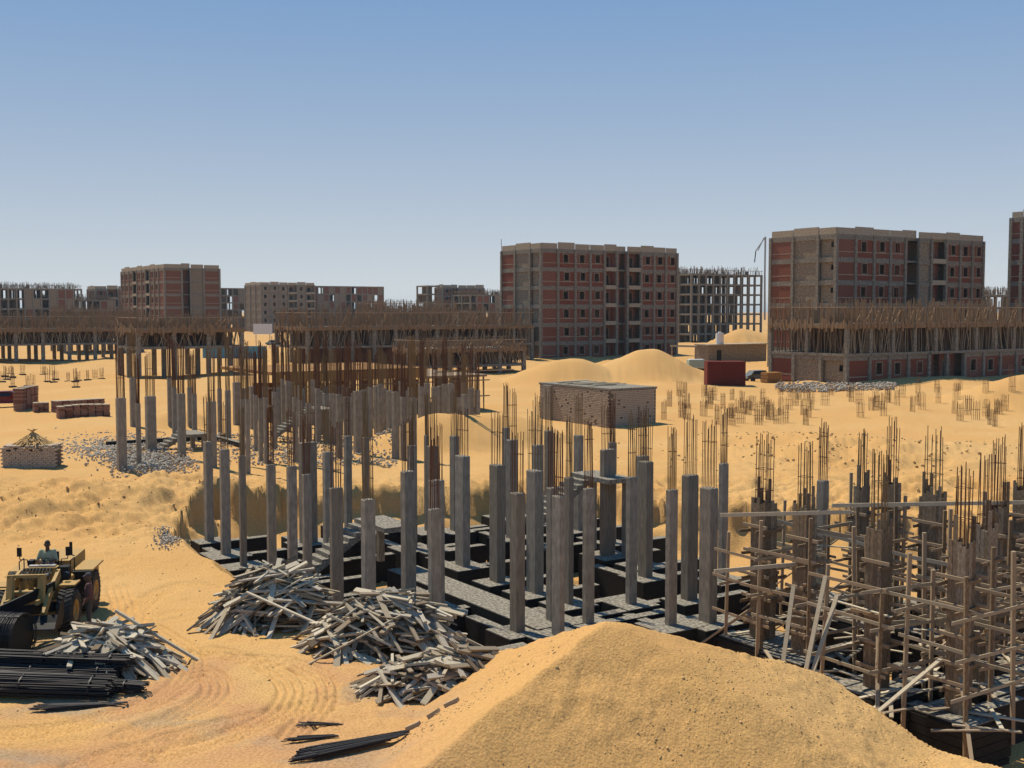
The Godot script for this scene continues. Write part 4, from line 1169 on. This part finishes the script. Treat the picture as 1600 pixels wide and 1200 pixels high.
func head(c: Vector3, fwd: Vector3, skin: Color, hair: Color, cap: bool) -> Array:
	var side := fwd.cross(Vector3.UP).normalized()
	var b := [[c + Vector3(0, 0.02, 0) - fwd * 0.015, c + Vector3(0, 0.03, 0) + fwd * 0.015, 0.082, 0.076, skin], [c + Vector3(0, -0.03, 0) + fwd * 0.03, c + Vector3(0, -0.085, 0) + fwd * 0.05, 0.055, 0.032, skin],
		[c + fwd * 0.085 + Vector3(0, 0.02, 0), c + fwd * 0.105 + Vector3(0, -0.02, 0), 0.011, 0.016, skin], [c + fwd * 0.075 + Vector3(0, -0.055, 0) + side * 0.018, c + fwd * 0.075 + Vector3(0, -0.055, 0) - side * 0.018, 0.011, 0.011, skin * 0.7],
		[c + Vector3(0, -0.06, 0) - fwd * 0.02, c + Vector3(0, -0.17, 0) - fwd * 0.03, 0.055, 0.058, skin]]
	for s in [-1, 1]:
		b.append([c + side * s * 0.082 + Vector3(0, 0.015, 0), c + side * s * 0.084 + Vector3(0, -0.025, 0), 0.018, 0.012, skin])
		b.append([c + fwd * 0.078 + side * s * 0.031 + Vector3(0, 0.012, 0), c + fwd * 0.079 + side * s * 0.031 + Vector3(0, 0.012, 0), 0.011, 0.011, Color(0.03, 0.02, 0.015)])
	b.append([c + Vector3(0, 0.06, 0) - fwd * 0.03, c + Vector3(0, 0.065, 0) + fwd * 0.01, 0.075, 0.07, hair])
	b.append([c + Vector3(0, 0.0, 0) - fwd * 0.05, c + Vector3(0, 0.04, 0) - fwd * 0.04, 0.062, 0.07, hair])
	if cap:
		b.append([c + Vector3(0, 0.055, 0) + fwd * 0.06, c + Vector3(0, 0.045, 0) + fwd * 0.15, 0.03, 0.012, hair])
		for s in [-1, 1]: b.append([c + Vector3(0, 0.05, 0) + fwd * 0.05 + side * s * 0.045, c + Vector3(0, 0.042, 0) + fwd * 0.12 + side * s * 0.04, 0.02, 0.01, hair])
	return b
func person_mesh(seated: bool, shirt: Color, trousers: Color, hair: Color, cap: bool) -> ArrayMesh:
	# faces +z; feet (or seat) at the origin
	var skin := Color(0.11, 0.06, 0.038)
	var shoe := Color(0.03, 0.025, 0.02)
	var up := 0.0 if seated else 0.90
	var B := []
	var hip := Vector3(0, up + 0.06, 0)
	var chest := Vector3(0, up + 0.40, 0.01)
	for s in [-1, 1]:
		B.append([hip + Vector3(s * 0.06, 0, 0), chest + Vector3(s * 0.085, -0.05, 0), 0.115, 0.115, shirt])
		B.append([chest + Vector3(s * 0.06, 0, 0), chest + Vector3(s * 0.15, 0.08, -0.01), 0.10, 0.07, shirt])
		var sh := chest + Vector3(s * 0.185, 0.09, -0.01)
		var el := sh + (Vector3(s * 0.09, -0.25, 0.10) if seated else Vector3(s * 0.05, -0.28, -0.02))
		var wr := el + (Vector3(-s * 0.14, -0.02, 0.2) if seated else Vector3(-s * 0.02, -0.2, 0.14))
		B.append([sh, el, 0.066, 0.052, shirt])
		B.append([el, wr, 0.046, 0.032, skin if seated else shirt])
		if seated:
			B.append([hip + Vector3(s * 0.09, 0.01, 0), Vector3(s * 0.14, 0.06, 0.44), 0.098, 0.072, trousers])
			B.append([Vector3(s * 0.14, 0.06, 0.44), Vector3(s * 0.14, -0.36, 0.50), 0.066, 0.048, trousers])
			B.append([Vector3(s * 0.14, -0.40, 0.48), Vector3(s * 0.15, -0.43, 0.66), 0.045, 0.036, shoe])
		else:
			B.append([hip + Vector3(s * 0.085, -0.02, 0), Vector3(s * 0.10, 0.48, 0.02), 0.10, 0.068, trousers])
			B.append([Vector3(s * 0.10, 0.48, 0.02), Vector3(s * 0.11, 0.09, -0.02), 0.066, 0.046, trousers])
			B.append([Vector3(s * 0.11, 0.05, -0.04), Vector3(s * 0.12, 0.035, 0.15), 0.044, 0.034, shoe])
	B.append([hip - Vector3(0.05, 0.04, 0), hip - Vector3(-0.05, 0.04, 0), 0.115, 0.115, trousers])
	B.append([chest + Vector3(0, 0.08, -0.01), chest + Vector3(0, 0.17, 0.0), 0.065, 0.055, skin])
	var sets := [[0.02, B], [0.009, head(Vector3(0, up + 0.68, 0.03), Vector3(0, -0.12, 1).normalized(), skin, hair, cap)]]
	for s in [-1, 1]:
		var sh := chest + Vector3(s * 0.185, 0.09, -0.01)
		var el := sh + (Vector3(s * 0.09, -0.25, 0.10) if seated else Vector3(s * 0.05, -0.28, -0.02))
		var wr := el + (Vector3(-s * 0.14, -0.02, 0.2) if seated else Vector3(-s * 0.02, -0.2, 0.14))
		sets.append([0.005, hand(wr - (wr - el).normalized() * 0.02, wr - el, Vector3(-s, 0.3, 0), Vector3(-s * 0.3, -1, 0.2), skin)])
	return body_mesh(sets)

# ------------------------------------------------------------------ wheel loader
func lathe(prof: Array, seg: int) -> ArrayMesh:       # profile (axial, radius), axis x
	var st := new_st()
	for i in prof.size() - 1:
		for s in seg:
			var a0 := TAU * s / seg
			var a1 := TAU * (s + 1) / seg
			var p: Vector2 = prof[i]
			var q: Vector2 = prof[i + 1]
			var A := Vector3(p.x, cos(a0) * p.y, sin(a0) * p.y); var B := Vector3(q.x, cos(a0) * q.y, sin(a0) * q.y)
			var C := Vector3(q.x, cos(a1) * q.y, sin(a1) * q.y); var D := Vector3(p.x, cos(a1) * p.y, sin(a1) * p.y)
			for v in [A, B, C, A, C, D]: st.add_vertex(v)
	st.index()
	st.generate_normals()
	return st.commit()
func loader() -> void:
	var fw := on(112, 990)
	var yaw := 0.12
	var t := thing("wheel_loader", "worn yellow wheel loader with black bucket and open driver's seat", "loader", fw - Basis(Vector3.UP, yaw) * Vector3(1.0, 0, 0), yaw)
	t.scale = Vector3.ONE * 0.93
	var tyre := lathe([Vector2(-0.22, 0.32), Vector2(-0.25, 0.5), Vector2(-0.23, 0.61), Vector2(-0.17, 0.645), Vector2(0.17, 0.645), Vector2(0.23, 0.61), Vector2(0.25, 0.5), Vector2(0.22, 0.32)], 40)
	var lugs := new_st()
	for k in 26:
		for s in [-1, 1]:
			var a := TAU * (k + (0.5 if s > 0 else 0.0)) / 26.0
			var b := Basis(Vector3.RIGHT, a)
			bx(lugs, b * Vector3(s * 0.115, 0.655, 0), Vector3(0.23, 0.045, 0.075), b * Basis(Vector3.UP, s * 0.5))
	var lugm := lugs.commit()
	var rim := lathe([Vector2(0.20, 0.34), Vector2(0.235, 0.33), Vector2(0.21, 0.29), Vector2(0.12, 0.25), Vector2(0.10, 0.16), Vector2(0.17, 0.14), Vector2(0.19, 0.09), Vector2(0.19, 0.0)], 32)
	for w in [[1.0, 0.0], [-1.0, 0.0], [1.0, -2.6], [-1.0, -2.6]]:
		var wh := Node3D.new()
		wh.name = "wheel"
		t.add_child(wh, true)
		wh.position = Vector3(w[0], 0.66, w[1])
		if w[0] < 0: wh.rotation.y = PI
		part(wh, "tyre", tyre, M.tyre)
		part(wh, "tread", lugm, M.tyre)
		part(wh, "rim", rim, M.yellow)
	var Y: Material = M.yellow
	bpart(t, "axle", Y, Vector3(0, 0.66, 0), Vector3(1.7, 0.3, 0.32))
	bpart(t, "axle", Y, Vector3(0, 0.66, -2.6), Vector3(1.7, 0.3, 0.32))
	bpart(t, "front_frame", Y, Vector3(0, 0.95, -0.35), Vector3(0.85, 0.65, 1.1))
	for s in [-1, 1]:
		part(t, "tower", unit_box, Y, bar_xf(Vector3(s * 0.38, 0.9, -0.35), Vector3(s * 0.38, 1.78, -0.6), 0.14, 0.5))
		part(t, "lift_arm", unit_box, Y, bar_xf(Vector3(s * 0.58, 1.68, -0.62), Vector3(s * 0.62, 1.35, 0.55), 0.1, 0.30))
		part(t, "lift_arm", unit_box, Y, bar_xf(Vector3(s * 0.62, 1.38, 0.5), Vector3(s * 0.62, 0.85, 1.35), 0.1, 0.26))
		part(t, "lift_cylinder", unit_cyl, M.steel, bar_xf(Vector3(s * 0.5, 0.75, -0.2), Vector3(s * 0.56, 1.3, 0.65), 0.11, 0.11))
		part(t, "bell_crank", unit_box, Y, bar_xf(Vector3(s * 0.45, 1.95, 0.75), Vector3(s * 0.45, 1.15, 0.95), 0.09, 0.26))
		part(t, "tilt_cylinder", unit_cyl, M.steel, bar_xf(Vector3(s * 0.33, 1.7, -0.5), Vector3(s * 0.43, 1.88, 0.75), 0.1, 0.1))
		part(t, "bucket_link", unit_box, Y, bar_xf(Vector3(s * 0.45, 1.2, 0.95), Vector3(s * 0.45, 1.25, 1.4), 0.08, 0.14))
		bpart(t, "front_fender", Y, Vector3(s * 0.95, 1.42, -0.35), Vector3(0.5, 0.05, 0.7))
		bpart(t, "rear_fender", Y, Vector3(s * 1.0, 1.48, -2.6), Vector3(0.62, 0.06, 1.5))
		bpart(t, "rear_fender", M.black, Vector3(s * 1.0, 1.15, -1.86), Vector3(0.62, 0.66, 0.06), Basis(Vector3.RIGHT, 0.2))
		part(t, "headlight", unit_cyl, M.glass, Transform3D(Basis(Vector3.RIGHT, PI / 2) * Basis.from_scale(Vector3(0.19, 0.12, 0.19)), Vector3(s * 0.82, 1.66, -0.5)))
		# mirrors on bent stalks
		var st := new_st()
		rod(st, Vector3(s * 0.5, 1.75, -1.2), Vector3(s * 0.52, 2.02, -1.15), 0.016)
		rod(st, Vector3(s * 0.52, 2.02, -1.15), Vector3(s * 0.72, 2.04, -1.1), 0.014)
		rod(st, Vector3(s * 0.72, 2.04, -1.1), Vector3(s * 0.74, 2.14, -1.1), 0.014)
		var mr := spart(t, "mirror_arm", st, M.black)
		bpart(mr, "mirror", M.black, Vector3(s * 0.74, 2.28, -1.1), Vector3(0.14, 0.28, 0.05), Basis(Vector3.UP, s * 0.25))
		var g := new_st()
		for k in 2:
			rod(g, Vector3(s * 0.78, 1.5, -1.2 - k * 0.5), Vector3(s * 0.78, 1.95, -1.2 - k * 0.5), 0.018)
		rod(g, Vector3(s * 0.78, 1.95, -1.2), Vector3(s * 0.78, 1.95, -1.7), 0.018)
		spart(t, "grab_rail", g, M.black)
	part(t, "cross_tube", unit_cyl, Y, bar_xf(Vector3(-0.62, 1.35, 0.5), Vector3(0.62, 1.35, 0.5), 0.16, 0.16))
	part(t, "cross_bar", unit_box, Y, bar_xf(Vector3(-0.55, 1.92, 0.75), Vector3(0.55, 1.92, 0.75), 0.09, 0.09))
	bpart(t, "cab_floor", Y, Vector3(0, 1.32, -1.35), Vector3(1.5, 0.14, 1.2))
	bpart(t, "cowl", Y, Vector3(0, 1.58, -0.92), Vector3(0.95, 0.52, 0.3))
	bpart(t, "dashboard", M.steel, Vector3(0, 1.86, -0.95), Vector3(0.8, 0.05, 0.2))
	part(t, "steering_wheel", lathe([Vector2(-0.015, 0.19), Vector2(0.0, 0.205), Vector2(0.015, 0.19), Vector2(0, 0.175), Vector2(-0.015, 0.19)], 20), M.black, Transform3D(Basis(Vector3.BACK, PI / 2) * Basis(Vector3.UP, 0.5), Vector3(0, 2.02, -1.12)))
	part(t, "steering_column", unit_cyl, M.black, bar_xf(Vector3(0, 1.8, -1.0), Vector3(0, 2.02, -1.12), 0.06, 0.06))
	bpart(t, "seat", M.black, Vector3(0, 1.52, -1.62), Vector3(0.52, 0.26, 0.5))
	bpart(t, "seat_back", M.black, Vector3(0, 1.86, -1.9), Vector3(0.5, 0.5, 0.1))
	bpart(t, "engine_hood", Y, Vector3(0, 1.4, -3.0), Vector3(1.15, 0.75, 1.9))
	bpart(t, "rear_frame", Y, Vector3(0, 0.85, -2.6), Vector3(0.9, 0.45, 2.4))
	bpart(t, "counterweight", Y, Vector3(0, 0.95, -4.05), Vector3(1.9, 0.75, 0.35))
	part(t, "exhaust", unit_cyl, M.black, bar_xf(Vector3(0.35, 1.7, -3.0), Vector3(0.35, 2.2, -3.0), 0.1, 0.1))
	bpart(t, "air_cleaner", M.black, Vector3(0.66, 1.62, -1.0), Vector3(0.3, 0.42, 0.34))
	bpart(t, "lever_box", M.black, Vector3(-0.45, 1.72, -1.35), Vector3(0.16, 0.5, 0.3))
	var hs := new_st()
	for k in 9:
		var x := -0.42 + k * 0.1
		var prev := Vector3(x, 1.6, -0.75)
		for s in range(1, 7):
			var f := s / 6.0
			var q := Vector3(x + f * 0.06, 1.6 + sin(f * PI) * 0.28 + f * 0.05, -0.75 + f * 0.85)
			rod(hs, prev, q, 0.024)
			prev = q
	spart(t, "hoses", hs, M.tyre)
	# bucket: bent plate with cheeks, teeth edge and back
	var bp := [Vector2(1.35, 1.45), Vector2(1.28, 1.15), Vector2(1.32, 0.85), Vector2(1.52, 0.66), Vector2(1.9, 0.62), Vector2(2.35, 0.72)]
	var bst := new_st()
	for i in bp.size() - 1:
		bar(bst, Vector3(0, bp[i].y, bp[i].x), Vector3(0, bp[i + 1].y, bp[i + 1].x), 2.4, 0.05)
	var bk := spart(t, "bucket", bst, M.black)
	for s in [-1, 1]:
		var ck := new_st()
		for i in bp.size() - 1:
			for v in [Vector3(s * 1.2, bp[i].y, bp[i].x), Vector3(s * 1.2, bp[i + 1].y, bp[i + 1].x), Vector3(s * 1.2, 1.3, 1.6)]: ck.add_vertex(v)
		ck.generate_normals()
		spart(bk, "bucket_cheek", ck, M.black)
	bpart(bk, "cutting_edge", M.rebar_dark, Vector3(0, 0.73, 2.4), Vector3(2.44, 0.04, 0.22))
	# people
	var dr := part(self, numbered("person"), person_mesh(true, Color(0.34, 0.33, 0.2), Color(0.03, 0.10, 0.24), Color(0.012, 0.01, 0.01), false), M.skin, Transform3D(Basis(Vector3.UP, yaw), t.transform * Vector3(0, 1.68, -1.55)))
	tag(dr, "person in pale shirt and blue trousers driving the yellow loader", "person")
	var mp := on(141, 992)
	var ma := part(self, numbered("person"), person_mesh(false, Color(0.10, 0.04, 0.035), Color(0.05, 0.045, 0.04), Color(0.06, 0.05, 0.05), true), M.skin, Transform3D(Basis(Vector3.UP, -1.25), mp))
	tag(ma, "person in cap and dark red top standing beside the loader's front wheel", "person")
	var wm := person_mesh(false, Color(0.06, 0.06, 0.07), Color(0.05, 0.05, 0.06), Color(0.02, 0.02, 0.02), false)
	for q in [[1130, 0.3], [1137, 2.0], [1153, 1.0], [1180, -1.0]]:
		var w := part(self, numbered("person"), wm, M.skin, Transform3D(Basis(Vector3.UP, q[1]), Vector3(0, 18.85, 0) + dp(q[0], 485, 330) * Vector3(1, 0, 1)))
		tag(w, "small dark figure standing on the top deck of the pale frame", "person", "workers on the far frame")

# ------------------------------------------------------------------ rubble and clods
func debris() -> void:
	scatter("rubble_heap", "pale grey broken stone heaped round the left columns", "rubble", M.stone, 3200, func(i):
		var p: Vector3
		if i % 2: p = on(rng.randfn(235, 32), rng.randfn(727, 8), 0.4)
		else: p = on(rng.randfn(185, 45), rng.randfn(702, 10), 0.4)
		return [p + Vector3(0, R(0, 0.35) * exp(-pow((p.x + 20.0) / 4.0, 2)), 0), R(0.08, 0.24)])
	scatter("rubble_strip", "strip of grey rubble along the low block's foot on the right", "rubble", M.stone, 1200, func(i):
		var p := on(R(1212, 1400), R(603, 611), 0.4)
		return [p + Vector3(0, R(0, 0.5), 0), R(0.12, 0.4)])
	scatter("rubble_patch", "grey rubble scattered between the rear columns", "rubble", M.stone, 1500, func(i):
		var p := on(R(340, 620), R(680, 725), 0.4)
		return [p + Vector3(0, R(0, 0.12), 0), R(0.08, 0.22)])
	scatter("gravel_patch", "dark gravel spilled at the pit's left corner", "gravel", M.stone, 350, func(i):
		var p := on(rng.randfn(262, 10), rng.randfn(846, 6))
		return [p + Vector3(0, R(0, 0.1), 0), R(0.05, 0.12)])
	scatter("sand_clods", "small sand clods and pebbles strewn over the near sand pile", "clods", M.clod, 2600, func(i):
		var x := R(-2.5, 11.0)
		var d := R(17.5, 27.0)
		for tries in 6:
			if n1.get_noise_2d(x * 0.5 + 70.0, d * 0.5) > 0.08: break
			x = R(-2.5, 11.0)
			d = R(17.5, 27.0)
		return [Vector3(x, height(x, d), -d), R(0.015, 0.05) * (1.0 if i % 14 else 1.8)])
	scatter("bank_clods", "sand clods crumbled over the loose bank and yard", "clods", M.clod, 1500, func(i):
		var x := R(-26.0, -3.0)
		var d := R(25.0, 60.0) if i % 2 else rng.randfn(52.0, 3.5)
		return [Vector3(x, height(x, d), -d), R(0.03, 0.10) * (1.0 if i % 10 else 2.0)])
	scatter("field_clods", "sand clods on the low hump beyond the formwork", "clods", M.clod, 500, func(i):
		var x := rng.randfn(20.0, 6.0)
		var d := rng.randfn(70.0, 5.0)
		return [Vector3(x, height(x, d), -d), R(0.06, 0.25)])

func _ready() -> void:
	rng.seed = 77
	unit_cyl.top_radius = 0.5; unit_cyl.bottom_radius = 0.5; unit_cyl.height = 1.0; unit_cyl.radial_segments = 8; unit_cyl.rings = 0
	# camera, sky, sun, exposure
	var cam := Camera3D.new()
	cam.name = "camera"
	cam.fov = rad_to_deg(2.0 * atan(600.0 / F))
	cam.position = Vector3(0, CAM_H, 0)
	cam.rotation.x = -PITCH
	cam.far = 9000.0
	add_child(cam)
	cam.current = true
	var env := Environment.new()
	env.background_mode = Environment.BG_SKY
	var sky := Sky.new()
	var sm := ProceduralSkyMaterial.new()
	sm.sky_top_color = Color(0.235, 0.475, 0.70)
	sm.sky_horizon_color = Color(0.765, 0.785, 0.785)
	sm.sky_curve = 0.13
	sm.ground_bottom_color = Color(0.60, 0.48, 0.32)
	sm.ground_horizon_color = Color(0.68, 0.70, 0.70)
	sm.sun_angle_max = 1.0
	sky.sky_material = sm
	env.sky = sky
	env.tonemap_mode = Environment.TONE_MAPPER_LINEAR
	env.tonemap_exposure = 1.24
	env.fog_enabled = true
	env.fog_density = 0.00011
	env.fog_light_color = Color(0.68, 0.75, 0.80)
	env.sdfgi_enabled = true
	env.ssao_enabled = true
	env.ssil_enabled = true
	var we := WorldEnvironment.new()
	we.environment = env
	we.name = "world_environment"
	add_child(we)
	var sun := DirectionalLight3D.new()
	sun.name = "sun"
	sun.light_energy = 1.55
	sun.light_color = Color(1.0, 0.95, 0.86)
	sun.light_angular_distance = 0.5
	sun.shadow_enabled = true
	add_child(sun)
	var el := deg_to_rad(59.0)
	sun.look_at_from_position(Vector3.ZERO, Vector3(0.68 * cos(el), -sin(el), 0.73 * cos(el)))
	make_materials()
	setup_terrain()
	build_ground()
	print("ground ", Time.get_ticks_msec())
	buildings()
	print("buildings ", Time.get_ticks_msec())
	foundations()
	formwork()
	starters()
	brick_hut()
	site_things()
	brick_stacks()
	print("frames ", Time.get_ticks_msec())
	yard()
	print("yard ", Time.get_ticks_msec())
	loader()
	print("loader ", Time.get_ticks_msec())
	debris()
	print("done ", Time.get_ticks_msec())
